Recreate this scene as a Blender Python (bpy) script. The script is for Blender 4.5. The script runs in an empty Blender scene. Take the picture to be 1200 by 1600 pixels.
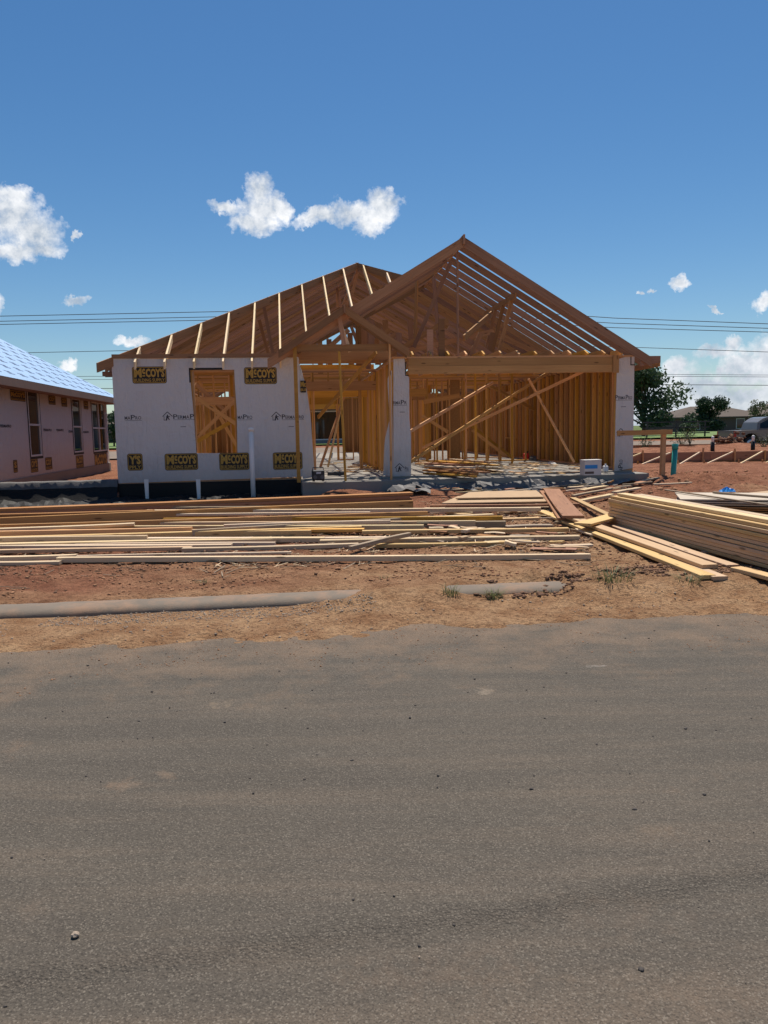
import bpy, bmesh, math, random
import numpy as np
from mathutils import Vector, Matrix

R = math.radians
random.seed(7)
S = bpy.context.scene
COL = S.collection

# ------------------------------------------------------------------ camera
CAMZ, PITCH, ROLL, FPX = 1.55, 6.1, 1.1, 1200.0
cd = bpy.data.cameras.new("camera")
cam = bpy.data.objects.new("camera", cd)
COL.objects.link(cam)
cd.sensor_fit = 'VERTICAL'; cd.sensor_height = 36.0; cd.lens = 36.0 * FPX / 1600.0
cd.clip_start = 0.05; cd.clip_end = 3000
CAMROT = Matrix.Rotation(R(90 - PITCH), 4, 'X') @ Matrix.Rotation(R(-ROLL), 4, 'Z')
cam.matrix_world = Matrix.Translation((0, 0, CAMZ)) @ CAMROT
S.camera = cam

# ------------------------------------------------------------------ sun and sky
SUN_EL, SUN_AZ = 68.0, 13.0          # azimuth measured from +Y towards +X
w = bpy.data.worlds.new("World"); S.world = w; w.use_nodes = True
nt = w.node_tree; nt.nodes.clear()
def WN(t, **k):
    n = nt.nodes.new(t)
    for a, b in k.items(): setattr(n, a, b)
    return n
def WL(a, b): nt.links.new(a, b)
def wmath(op, a, b=None, c=None, clamp=False):
    n = WN('ShaderNodeMath', operation=op); n.use_clamp = clamp
    for i, v in enumerate((a, b, c)):
        if v is None: continue
        if isinstance(v, (int, float)): n.inputs[i].default_value = v
        else: WL(v, n.inputs[i])
    return n.outputs[0]
sky = WN('ShaderNodeTexSky'); sky.sky_type = 'NISHITA'; sky.sun_disc = False
sky.sun_elevation = R(SUN_EL); sky.sun_rotation = R(SUN_AZ)
sky.altitude = 50; sky.air_density = 1.0; sky.dust_density = 0.25; sky.ozone_density = 2.0
bg_sky = WN('ShaderNodeBackground'); bg_sky.inputs[1].default_value = 0.076
hs = WN('ShaderNodeHueSaturation'); hs.inputs['Saturation'].default_value = 1.26; hs.inputs['Hue'].default_value = 0.498; hs.inputs['Value'].default_value = 1.0
tint = WN('ShaderNodeMix', data_type='RGBA', blend_type='MULTIPLY'); tint.inputs[0].default_value = 1.0; tint.inputs[7].default_value = (0.90, 0.98, 1.04, 1)
WL(sky.outputs[0], hs.inputs['Color']); WL(hs.outputs[0], tint.inputs[6]); WL(tint.outputs[2], bg_sky.inputs[0])
tc = WN('ShaderNodeTexCoord')
sep = WN('ShaderNodeSeparateXYZ'); WL(tc.outputs['Generated'], sep.inputs[0])
X, Y, Z = sep.outputs
ysafe = wmath('MAXIMUM', Y, 0.02)
gx = wmath('DIVIDE', X, ysafe); gz = wmath('DIVIDE', Z, ysafe)
def warp(scale, det, amp):
    w_ = WN('ShaderNodeTexNoise'); w_.inputs['Scale'].default_value = scale; w_.inputs['Detail'].default_value = det; w_.inputs['Roughness'].default_value = 0.65
    WL(tc.outputs['Generated'], w_.inputs['Vector'])
    sc_ = WN('ShaderNodeSeparateColor'); WL(w_.outputs['Color'], sc_.inputs[0])
    return [wmath('MULTIPLY', wmath('SUBTRACT', sc_.outputs[i], 0.5), amp) for i in (0, 1)]
gx0, gz0 = gx, gz
for (sc_w, dt_w, am_w) in ((26, 5, 0.045), (110, 4, 0.014)):
    wx, wz = warp(sc_w, dt_w, am_w); gx = wmath('ADD', gx, wx); gz = wmath('ADD', gz, wz)
n1 = WN('ShaderNodeTexNoise'); n1.inputs['Scale'].default_value = 22; n1.inputs['Detail'].default_value = 7; n1.inputs['Roughness'].default_value = 0.62
WL(tc.outputs['Generated'], n1.inputs['Vector'])
n1b = WN('ShaderNodeTexNoise'); n1b.inputs['Scale'].default_value = 75; n1b.inputs['Detail'].default_value = 6; n1b.inputs['Roughness'].default_value = 0.65
WL(tc.outputs['Generated'], n1b.inputs['Vector'])
n2 = WN('ShaderNodeTexNoise'); n2.inputs['Scale'].default_value = 7; n2.inputs['Detail'].default_value = 8; n2.inputs['Roughness'].default_value = 0.6
WL(tc.outputs['Generated'], n2.inputs['Vector'])
# cumulus puffs: direction (x/y, z/y), radii, tilt
def ang(px, py):
    v = CAMROT.to_3x3() @ Vector(((px - 600) / FPX, (800 - py) / FPX, -1))
    return v.x / v.y, v.z / v.y
PUFFS = [(22, 335, 48, 40, 0), (52, 366, 48, 40, 0), (14, 392, 70, 16, 0), (60, 392, 38, 15, 0), (20, 305, 34, 20, 0),
         (405, 292, 24, 26, 0), (412, 325, 36, 30, 0), (400, 350, 38, 20, 0), (352, 325, 34, 12, -14), (436, 322, 18, 26, 0),
         (500, 340, 46, 13, 8), (552, 330, 44, 22, 10), (590, 330, 38, 22, 0), (600, 316, 32, 20, 0), (575, 350, 24, 20, 0),
         (118, 372, 6, 7, 0), (120, 466, 20, 8, 0), (1060, 440, 15, 10, 0), (1022, 454, 8, 5, 0), (1004, 457, 6, 4, 0), (1190, 474, 20, 12, 8),
         (1120, 545, 44, 11, 8), (1152, 532, 16, 12, 0), (212, 536, 26, 10, 0), (110, 573, 18, 9, 0), (1158, 568, 34, 30, 0), (1200, 560, 34, 42, 0),
         (1052, 578, 26, 20, 0), (1078, 590, 26, 14, 0), (1110, 598, 60, 14, 0), (1030, 598, 40, 18, 0), (1132, 578, 14, 14, 0), (1180, 590, 50, 20, 0), (1000, 612, 60, 12, 0), (1150, 615, 70, 12, 0), (-8, 480, 14, 22, 0), (1118, 482, 10, 3, 0)]
mask = None; low = None
for (px, py, rx, ry, tl) in PUFFS:
    cx, cz = ang(px, py)
    a = wmath('SUBTRACT', gx, cx); b = wmath('SUBTRACT', gz, cz)
    c_, s_ = math.cos(R(tl)), math.sin(R(tl))
    u = wmath('ADD', wmath('MULTIPLY', a, c_ * FPX / rx), wmath('MULTIPLY', b, s_ * FPX / rx))
    v = wmath('ADD', wmath('MULTIPLY', a, -s_ * FPX / ry), wmath('MULTIPLY', b, c_ * FPX / ry))
    q = wmath('SUBTRACT', 1.0, wmath('ADD', wmath('MULTIPLY', u, u), wmath('MULTIPLY', v, v)))
    q = wmath('MAXIMUM', q, -3.0)
    mask = q if mask is None else wmath('MAXIMUM', mask, q)
front = wmath('GREATER_THAN', Y, 0.05)
mask = wmath('ADD', wmath('MULTIPLY', mask, front), wmath('MULTIPLY', wmath('SUBTRACT', 1.0, front), -3.0))
nz = wmath('ADD', wmath('MULTIPLY', wmath('SUBTRACT', n1.outputs[0], 0.5), 1.6), wmath('MULTIPLY', wmath('SUBTRACT', n1b.outputs[0], 0.5), 1.3))
m1 = wmath('MULTIPLY', wmath('ADD', wmath('ADD', mask, nz), 0.15), 0.95, clamp=True)
# low cloud bank near the horizon, all round, thicker to the right
bank_h = wmath('ADD', 0.046, wmath('MULTIPLY', wmath('SUBTRACT', n2.outputs[0], 0.45), 0.26))
el = Z
bk = wmath('SUBTRACT', bank_h, el)
rightness = wmath('MULTIPLY', wmath('SUBTRACT', gx, 0.18), 6.0, clamp=True)
bk = wmath('ADD', bk, wmath('MULTIPLY', wmath('SUBTRACT', rightness, 1.0), 0.075))
bk2 = wmath('ADD', bk, wmath('MULTIPLY', wmath('SUBTRACT', n1b.outputs[0], 0.5), 0.05))
m2 = wmath('MULTIPLY', bk2, 34.0, clamp=True)
# a few scattered cumulus elsewhere in the sky (outside the frame)
off = wmath('SUBTRACT', wmath('ADD', wmath('ABSOLUTE', gx), wmath('MULTIPLY', wmath('SUBTRACT', 1.0, front), 2.0)), 0.62, clamp=True)
off = wmath('MULTIPLY', off, 6.0, clamp=True)
m3 = wmath('MULTIPLY', wmath('MULTIPLY', wmath('SUBTRACT', n2.outputs[0], 0.62), 9.0, clamp=True), off)
mm = wmath('MAXIMUM', wmath('MAXIMUM', m1, wmath('MULTIPLY', m2, 0.93)), m3)
ccol = WN('ShaderNodeMix', data_type='RGBA')
ccol.inputs[6].default_value = (0.40, 0.47, 0.56, 1); ccol.inputs[7].default_value = (0.98, 0.985, 1.0, 1)
shade = wmath('ADD', wmath('MULTIPLY', wmath('SUBTRACT', n1.outputs[0], 0.40), 2.6), wmath('MULTIPLY', wmath('SUBTRACT', n1b.outputs[0], 0.4), 1.0))
shade = wmath('ADD', shade, wmath('MULTIPLY', wmath('SUBTRACT', 1.0, wmath('MULTIPLY', mask, 1.0, clamp=True)), 0.35), clamp=True)
lowsh = wmath('ADD', 0.35, wmath('MULTIPLY', el, 6.0), clamp=True)
WL(wmath('MULTIPLY', shade, lowsh), ccol.inputs[0])
bg_cl = WN('ShaderNodeBackground'); bg_cl.inputs[1].default_value = 0.93
WL(ccol.outputs[2], bg_cl.inputs[0])
mixs = WN('ShaderNodeMixShader'); WL(mm, mixs.inputs[0]); WL(bg_sky.outputs[0], mixs.inputs[1]); WL(bg_cl.outputs[0], mixs.inputs[2])
outw = WN('ShaderNodeOutputWorld'); WL(mixs.outputs[0], outw.inputs[0])

sd = bpy.data.lights.new("sun", 'SUN'); sd.energy = 4.8; sd.angle = R(0.55); sd.color = (1.0, 0.935, 0.83)
sun = bpy.data.objects.new("sun", sd); COL.objects.link(sun)
sdir = Vector((math.sin(R(SUN_AZ)) * math.cos(R(SUN_EL)), math.cos(R(SUN_AZ)) * math.cos(R(SUN_EL)), math.sin(R(SUN_EL))))
sun.rotation_euler = sdir.to_track_quat('Z', 'Y').to_euler()
sun.location = (10, 20, 40)

S.view_settings.view_transform = 'Standard'; S.view_settings.look = 'None'
S.view_settings.exposure = 0.25; S.view_settings.gamma = 1.0; S.view_settings.use_curve_mapping = False
S.render.engine = 'CYCLES'
S.cycles.max_bounces = 6

# ------------------------------------------------------------------ pixel tools (used only to read measured places)
ORG = Vector((0, 0, CAMZ))
def ray(px, py): return CAMROT.to_3x3() @ Vector(((px - 600) / FPX, (800 - py) / FPX, -1))
def hit(px, py, pt, n):
    d = ray(px, py); t = (Vector(pt) - ORG).dot(n) / d.dot(n)
    return ORG + d * t
def on_z(px, py, z=0.0): return hit(px, py, (0, 0, z), Vector((0, 0, 1)))

# ------------------------------------------------------------------ noise in numpy
def _hash(ix, iy, seed):
    n = (ix.astype(np.int64) * 374761393 + iy.astype(np.int64) * 668265263 + seed * 974634777) & 0x7fffffff
    n = ((n ^ (n >> 13)) * 1274126177) & 0x7fffffff
    n = (n ^ (n >> 16)) & 0x7fffffff
    return n / float(0x7fffffff)
def vnoise(x, y, seed=0):
    ix = np.floor(x); iy = np.floor(y); fx = x - ix; fy = y - iy
    fx = fx * fx * (3 - 2 * fx); fy = fy * fy * (3 - 2 * fy)
    a = _hash(ix, iy, seed); b = _hash(ix + 1, iy, seed); c = _hash(ix, iy + 1, seed); d = _hash(ix + 1, iy + 1, seed)
    return (a * (1 - fx) + b * fx) * (1 - fy) + (c * (1 - fx) + d * fx) * fy
def fbm(x, y, sc, octv=4, seed=0, rough=0.5):
    s = np.zeros_like(x, dtype=float); a = 1.0; t = 0.0; f = 1.0 / sc
    for i in range(octv):
        s += a * (vnoise(x * f, y * f, seed + i * 17) - 0.5); t += a; a *= rough; f *= 2.03
    return s / t
def sstep(a, b, x):
    t = np.clip((x - a) / (b - a), 0, 1); return t * t * (3 - 2 * t)

# ------------------------------------------------------------------ materials
def mat_new(name):
    m = bpy.data.materials.new(name); m.use_nodes = True
    n = m.node_tree; b = n.nodes['Principled BSDF']
    return m, n, b
class NB:
    """small node builder"""
    def __init__(s, tree): s.t = tree
    def n(s, typ, **k):
        x = s.t.nodes.new(typ)
        for a, b in k.items(): setattr(x, a, b)
        return x
    def l(s, a, b): s.t.links.new(a, b)
    def m(s, op, a, b=None, c=None, clamp=False):
        x = s.n('ShaderNodeMath', operation=op); x.use_clamp = clamp
        for i, v in enumerate((a, b, c)):
            if v is None: continue
            if isinstance(v, (int, float)): x.inputs[i].default_value = v
            else: s.l(v, x.inputs[i])
        return x.outputs[0]
    def noise(s, vec, scale, detail=4, rough=0.55, dist=0.0):
        x = s.n('ShaderNodeTexNoise'); x.inputs['Scale'].default_value = scale; x.inputs['Detail'].default_value = detail
        x.inputs['Roughness'].default_value = rough; x.inputs['Distortion'].default_value = dist
        if vec is not None: s.l(vec, x.inputs['Vector'])
        return x.outputs[0]
    def ramp(s, fac, stops, interp='LINEAR'):
        x = s.n('ShaderNodeValToRGB'); e = x.color_ramp.elements; x.color_ramp.interpolation = interp
        while len(e) < len(stops): e.new(0.5)
        for i, (p, c) in enumerate(stops):
            e[i].position = p; e[i].color = (c[0], c[1], c[2], 1)
        s.l(fac, x.inputs[0]); return x.outputs[0]
    def mix(s, fac, a, b, blend='MIX'):
        x = s.n('ShaderNodeMix', data_type='RGBA', blend_type=blend)
        for i, v in ((0, fac), (6, a), (7, b)):
            if isinstance(v, (int, float)): x.inputs[i].default_value = v
            elif isinstance(v, tuple): x.inputs[i].default_value = (v[0], v[1], v[2], 1)
            else: s.l(v, x.inputs[i])
        return x.outputs[2]
    def bump(s, h, strength, dist, normal=None):
        x = s.n('ShaderNodeBump'); x.inputs['Strength'].default_value = strength; x.inputs['Distance'].default_value = dist
        s.l(h, x.inputs['Height'])
        if normal is not None: s.l(normal, x.inputs['Normal'])
        return x.outputs[0]
    def mapping(s, vec, scale, loc=None):
        x = s.n('ShaderNodeMapping'); x.inputs['Scale'].default_value = scale
        s.l(vec, x.inputs['Vector'])
        if loc is not None: s.l(loc, x.inputs['Location'])
        return x.outputs[0]

def plain(name, col, rough=0.8, var=0.12, sc=3.0, bump=0.0, metal=0.0, spec=0.3):
    m, t, b = mat_new(name); nb = NB(t)
    tc = nb.n('ShaderNodeTexCoord').outputs['Object']
    f = nb.noise(tc, sc, 5)
    c = nb.mix(f, tuple(x * (1 - var) for x in col), tuple(min(1, x * (1 + var)) for x in col))
    nb.l(c, b.inputs['Base Color']); b.inputs['Roughness'].default_value = rough
    b.inputs['Metallic'].default_value = metal; b.inputs['Specular IOR Level'].default_value = spec
    if bump: nb.l(nb.bump(nb.noise(tc, sc * 8, 4), bump, 0.01), b.inputs['Normal'])
    return m

def wood(name, light, dark, var=0.25, rough=0.75, knots=True):
    m, t, b = mat_new(name); nb = NB(t)
    tc = nb.n('ShaderNodeTexCoord').outputs['Object']
    oi = nb.n('ShaderNodeObjectInfo').outputs['Random']
    off = nb.n('ShaderNodeCombineXYZ')
    nb.l(nb.m('MULTIPLY', oi, 37.0), off.inputs[0]); nb.l(nb.m('MULTIPLY', oi, 91.0), off.inputs[1]); nb.l(nb.m('MULTIPLY', oi, 13.0), off.inputs[2])
    v = nb.mapping(tc, (1.2, 42, 42), off.outputs[0])
    g = nb.noise(v, 1.0, 5, 0.6, 0.6)
    v2 = nb.mapping(tc, (0.8, 5, 5), off.outputs[0])
    g2 = nb.noise(v2, 1.0, 3)
    f = nb.m('ADD', nb.m('MULTIPLY', g, 0.6), nb.m('MULTIPLY', g2, 0.5), clamp=True)
    f = nb.m('MULTIPLY', nb.m('SUBTRACT', f, 0.3), 2.0, clamp=True)
    c = nb.mix(f, tuple(dark), tuple(light))
    if knots:
        v3 = nb.mapping(tc, (2.2, 9, 9), off.outputs[0])
        vo = nb.n('ShaderNodeTexVoronoi'); nb.l(v3, vo.inputs['Vector']); vo.inputs['Scale'].default_value = 1.0
        k = nb.m('MULTIPLY', nb.m('SUBTRACT', 0.16, vo.outputs['Distance']), 14.0, clamp=True)
        c = nb.mix(nb.m('MULTIPLY', k, 0.75), c, tuple(x * 0.28 for x in dark))
    # per-board tone
    tone = nb.n('ShaderNodeTexWhiteNoise', noise_dimensions='1D'); nb.l(nb.m('MULTIPLY', oi, 311.7), tone.inputs['W'])
    hsv = nb.n('ShaderNodeHueSaturation')
    nb.l(nb.m('ADD', 1 - var, nb.m('MULTIPLY', oi, 2 * var)), hsv.inputs['Value'])
    nb.l(nb.m('ADD', 0.488, nb.m('MULTIPLY', tone.outputs['Value'], 0.018)), hsv.inputs['Hue'])
    nb.l(nb.m('ADD', 0.85, nb.m('MULTIPLY', tone.outputs['Value'], 0.25)), hsv.inputs['Saturation'])
    nb.l(c, hsv.inputs['Color'])
    nb.l(hsv.outputs[0], b.inputs['Base Color']); b.inputs['Roughness'].default_value = rough
    b.inputs['Specular IOR Level'].default_value = 0.25
    nb.l(nb.bump(g, 0.25, 0.002), b.inputs['Normal'])
    return m

M = {}
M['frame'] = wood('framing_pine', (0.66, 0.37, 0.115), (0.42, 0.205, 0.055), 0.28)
M['rafter'] = wood('rafter_pine', (0.43, 0.235, 0.115), (0.24, 0.12, 0.057), 0.32)  # roof pine, its shade put into the darker colour
M['jack'] = wood('bright_rafter_pine', (0.84, 0.66, 0.42), (0.68, 0.48, 0.26), 0.08)  # the same pine as sunlit, brightness put into the colour
M['lumber'] = wood('fresh_yellow_pine', (0.64, 0.445, 0.24), (0.44, 0.275, 0.13), 0.14)
M['lumber_pale'] = wood('pale_spruce', (0.72, 0.56, 0.36), (0.50, 0.35, 0.20), 0.16)
M['lumber_red'] = wood('reddish_board', (0.44, 0.22, 0.10), (0.26, 0.12, 0.055), 0.14)

M['lumber_grey'] = wood('weathered_board', (0.40, 0.31, 0.21), (0.22, 0.16, 0.11), 0.2)
M['osb'] = plain('strand_board', (0.36, 0.19, 0.075), 0.85, 0.35, 22, 0.3)
M['ply'] = plain('plywood_sheet', (0.44, 0.30, 0.18), 0.8, 0.2, 6, 0.1)
def wrapmat():
    m, t, b = mat_new('white_house_wrap'); nb = NB(t)
    p = nb.n('ShaderNodeNewGeometry').outputs['Position']
    f = nb.noise(p, .9, 5); g = nb.noise(nb.mapping(p, (7, 7, 1.2)), 1.0, 5, .6, .5); h = nb.noise(p, 5.0, 4, .6, 1.0)
    c = nb.mix(f, (.58, .555, .54), (.67, .645, .625)); sp = nb.n('ShaderNodeSeparateXYZ'); nb.l(p, sp.inputs[0])
    mud = nb.m('MULTIPLY', nb.m('SUBTRACT', nb.m('ADD', 1.0, nb.m('MULTIPLY', h, .5)), sp.outputs[2]), 1.2, clamp=True)
    c = nb.mix(nb.m('MULTIPLY', mud, .5), c, (.36, .28, .24))
    nb.l(c, b.inputs['Base Color']); b.inputs['Roughness'].default_value = .55; b.inputs['Specular IOR Level'].default_value = .3
    nb.l(nb.bump(nb.m('ADD', nb.m('MULTIPLY', g, .7), nb.m('MULTIPLY', h, .5)), .9, .07), b.inputs['Normal']); return m
M['wrapstuff'] = wrapmat()
M['panel'] = plain('cream_panel', (0.50, 0.42, 0.33), 0.8, 0.06, 2)
M['black'] = plain('black_print', (0.018, 0.018, 0.02), 0.6, 0.1)
M['grey_print'] = plain('dark_grey_print', (0.06, 0.06, 0.07), 0.6, 0.1)
M['yellow'] = plain('yellow_print', (0.50, 0.30, 0.06), 0.6, 0.06)
M['poly'] = plain('black_plastic_sheet', (0.012, 0.011, 0.011), 0.6, 0.2, 4, 0.4, spec=0.25)  # near-black; on the foundation edge it stands for shade
M['greypoly'] = plain('grey_plastic_sheet', (0.13, 0.12, 0.115), 0.6, 0.5, 5, 0.5, spec=0.3)
M['pvc'] = plain('white_pvc', (0.78, 0.76, 0.73), 0.4, 0.03)
M['teal'] = plain('teal_pvc', (0.03, 0.30, 0.27), 0.45, 0.12, 6)
M['metal'] = plain('dark_metal', (0.05, 0.05, 0.055), 0.45, 0.2, 3, 0, 0.6)
M['blue'] = plain('blue_plastic', (0.03, 0.25, 0.62), 0.45, 0.15, 9)
M['card'] = plain('white_cardboard', (0.62, 0.60, 0.57), 0.8, 0.05)
M['red'] = plain('red_plastic', (0.55, 0.03, 0.03), 0.5, 0.1)
M['bark'] = plain('bark', (0.10, 0.075, 0.05), 0.95, 0.4, 9, 0.6)
M['brick'] = plain('dark_brick', (0.115, 0.085, 0.075), 0.9, 0.25, 14, 0.3)
M['shingle'] = plain('brown_shingles', (0.12, 0.095, 0.078), 0.95, 0.2, 9, 0.3)
M['wire'] = plain('black_cable', (0.035, 0.04, 0.05), 0.6, 0.1)
M['tyre'] = plain('tyre_rubber', (0.02, 0.02, 0.022), 0.8, 0.1)
M['chrome'] = plain('alloy', (0.4, 0.4, 0.42), 0.3, 0.05, 2, 0, 0.9)
M['taillight'] = plain('red_lens', (0.45, 0.02, 0.02), 0.2, 0.05)
M['white_vinyl'] = plain('white_vinyl', (0.68, 0.68, 0.68), 0.4, 0.04)
M['fascia'] = plain('primed_fascia', (0.20, 0.13, 0.105), 0.75, 0.15, 3)

def concrete():
    m, t, b = mat_new('concrete'); nb = NB(t)
    p = nb.n('ShaderNodeNewGeometry').outputs['Position']
    f = nb.noise(p, 1.3, 6, 0.6); g = nb.noise(p, 40, 4)
    c = nb.mix(f, (0.20, 0.18, 0.155), (0.34, 0.31, 0.27)); c = nb.mix(nb.m('MULTIPLY', g, 0.35), c, (0.2, 0.17, 0.14))
    nb.l(c, b.inputs['Base Color']); b.inputs['Roughness'].default_value = 0.85
    nb.l(nb.bump(g, 0.35, 0.006), b.inputs['Normal']); return m
M['concrete'] = concrete()
def kerbmat():
    m, t, b = mat_new('kerb_concrete'); nb = NB(t)
    p = nb.n('ShaderNodeNewGeometry').outputs['Position']
    f = nb.noise(p, 2.0, 6, 0.65); g = nb.noise(p, 90, 4)
    c = nb.mix(f, (0.12, 0.092, 0.068), (0.23, 0.178, 0.132)); c = nb.mix(nb.m('MULTIPLY', g, 0.45), c, (0.14, 0.12, 0.10))
    du = nb.noise(p, 3.3, 6, 0.7); c = nb.mix(nb.m('MULTIPLY', nb.m('SUBTRACT', du, 0.47), 5.0, clamp=True), c, (0.27, 0.17, 0.11))
    nb.l(c, b.inputs['Base Color']); b.inputs['Roughness'].default_value = 0.9
    nb.l(nb.bump(g, 0.5, 0.006), b.inputs['Normal']); return m
M['kerb'] = kerbmat()

def glassmat():
    m, t, b = mat_new('window_glass')
    b.inputs['Base Color'].default_value = (0.008, 0.012, 0.012, 1); b.inputs['Roughness'].default_value = 0.03
    b.inputs['Specular IOR Level'].default_value = 0.5; return m
M['glass'] = glassmat()
def paint():
    m, t, b = mat_new('grey_car_paint'); nb = NB(t)
    p = nb.n('ShaderNodeTexCoord').outputs['Object']
    c = nb.mix(nb.noise(p, 2, 5), (0.12, 0.112, 0.104), (0.18, 0.168, 0.155))
    nb.l(c, b.inputs['Base Color']); b.inputs['Metallic'].default_value = 0.0; b.inputs['Roughness'].default_value = 0.35
    b.inputs['Coat Weight'].default_value = 0.4; return m
M['paint'] = paint()
def underlay():
    m, t, b = mat_new('pale_blue_underlayment'); nb = NB(t)
    p = nb.n('ShaderNodeTexCoord').outputs['Object']
    f = nb.noise(p, 1.1, 5)
    nb.l(nb.mix(f, (0.26, 0.40, 0.60), (0.34, 0.49, 0.70)), b.inputs['Base Color'])
    b.inputs['Roughness'].default_value = 0.5
    nb.l(nb.bump(nb.noise(p, 2.5, 3), 0.5, 0.05), b.inputs['Normal']); return m
M['underlay'] = underlay()
M['uprint'] = plain('blue_grey_print', (0.13, 0.19, 0.32), 0.6, 0.1)

def leafmat(name, a, bb):
    m, t, b = mat_new(name); nb = NB(t)
    p = nb.n('ShaderNodeTexCoord').outputs['Object']
    f = nb.noise(p, 1.4, 4); g = nb.noise(p, 9.0, 2)
    c = nb.mix(nb.m('ADD', nb.m('MULTIPLY', f, 0.5), nb.m('MULTIPLY', g, 0.5)), a, bb)
    nb.l(c, b.inputs['Base Color']); b.inputs['Roughness'].default_value = 0.6; b.inputs['Specular IOR Level'].default_value = 0.3
    tr = nb.n('ShaderNodeBsdfTranslucent'); nb.l(c, tr.inputs[0])
    mx = nb.n('ShaderNodeMixShader'); mx.inputs[0].default_value = 0.25
    o = t.nodes['Material Output']; nb.l(b.outputs[0], mx.inputs[1]); nb.l(tr.outputs[0], mx.inputs[2]); nb.l(mx.outputs[0], o.inputs[0])
    return m
M['leaf_dark'] = leafmat('dark_leaves', (0.018, 0.036, 0.020), (0.050, 0.085, 0.048))
M['leaf_mid'] = leafmat('mid_leaves', (0.028, 0.055, 0.024), (0.080, 0.130, 0.070))
M['leaf_olive'] = leafmat('olive_leaves', (0.05, 0.065, 0.03), (0.12, 0.13, 0.07))
M['grass'] = leafmat('grass_blades', (0.09, 0.11, 0.04), (0.24, 0.23, 0.11))

def dirtmat():
    m, t, b = mat_new('red_tan_dirt'); nb = NB(t)
    p = nb.n('ShaderNodeNewGeometry').outputs['Position']
    big = nb.noise(p, 0.55, 6, 0.6); mid = nb.noise(p, 3.2, 6, 0.65); fine = nb.noise(p, 26, 5, 0.7); vf = nb.noise(p, 110, 3, 0.7)
    sp = nb.n('ShaderNodeSeparateXYZ'); nb.l(p, sp.inputs[0])
    # redder further back, tan near the road and lighter in tracks
    f = nb.m('ADD', nb.m('MULTIPLY', nb.m('SUBTRACT', sp.outputs[1], 8.5), 0.14), nb.m('MULTIPLY', nb.m('SUBTRACT', big, 0.5), 2.4))
    f = nb.m('ADD', f, nb.m('MULTIPLY', nb.m('MULTIPLY', nb.m('SUBTRACT', sp.outputs[1], 6.3), 1.1, clamp=True), nb.m('ADD', nb.m('MULTIPLY', nb.m('MULTIPLY', nb.m('SUBTRACT', sp.outputs[1], 12.0), .25, clamp=True), 1.1), nb.m('SUBTRACT', 0.42, nb.m('MULTIPLY', sp.outputs[0], 0.19)))), clamp=True)
    tan = nb.mix(nb.m('MULTIPLY', nb.m('SUBTRACT', mid, .3), 2.4, clamp=True), (0.33, 0.165, 0.080), (0.62, 0.385, 0.215))
    red = nb.mix(nb.m('MULTIPLY', nb.m('SUBTRACT', mid, .3), 2.4, clamp=True), (0.20, 0.075, 0.042), (0.46, 0.21, 0.12))
    c = nb.mix(f, tan, red)
    c = nb.mix(nb.m('MULTIPLY', nb.m('SUBTRACT', fine, 0.50), 9.0, clamp=True), c, nb.mix(0.50, c, (0.10, 0.05, 0.03)))
    dk = nb.noise(p, 9.0, 6, 0.72, 0.4)
    c = nb.mix(nb.m('MULTIPLY', nb.m('MULTIPLY', nb.m('SUBTRACT', dk, 0.55), 7.0, clamp=True), nb.m('MULTIPLY', nb.m('SUBTRACT', sp.outputs[1], 6.2), .6, clamp=True)), c, nb.mix(.55, c, (0.075, 0.04, 0.025)))
    c = nb.mix(nb.m('MULTIPLY', nb.m('SUBTRACT', vf, 0.60), 4.0, clamp=True), c, (0.46, 0.34, 0.25))
    # far fields turn green
    gr = nb.m('ADD', nb.m('MULTIPLY', nb.m('SUBTRACT', sp.outputs[1], 60.0), 0.2), nb.m('MULTIPLY', nb.m('SUBTRACT', big, 0.5), 2.0), clamp=True)
    c = nb.mix(gr, c, (0.11, 0.14, 0.05))
    nb.l(c, b.inputs['Base Color']); b.inputs['Roughness'].default_value = 0.95; b.inputs['Specular IOR Level'].default_value = 0.1
    h = nb.m('ADD', nb.m('MULTIPLY', mid, 0.5), nb.m('ADD', nb.m('MULTIPLY', fine, 0.35), nb.m('MULTIPLY', vf, 0.12)))
    nb.l(nb.bump(h, 1.0, 0.20), b.inputs['Normal']); return m
M['dirt'] = dirtmat()
M['clod'] = plain('dirt_clods', (0.33, 0.175, 0.10), 0.95, 0.35, 6, 0.4, spec=0.1)
M['clod_dark'] = plain('dark_damp_clods', (0.19, 0.108, 0.07), 0.95, 0.35, 6, 0.4, spec=0.1)
M['stone'] = plain('pale_stone', (0.33, 0.26, 0.20), 0.85, 0.35, 20, 0.3)
M['stone_dark'] = plain('dark_gravel', (0.07, 0.06, 0.055), 0.85, 0.4, 30, 0.3)

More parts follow.
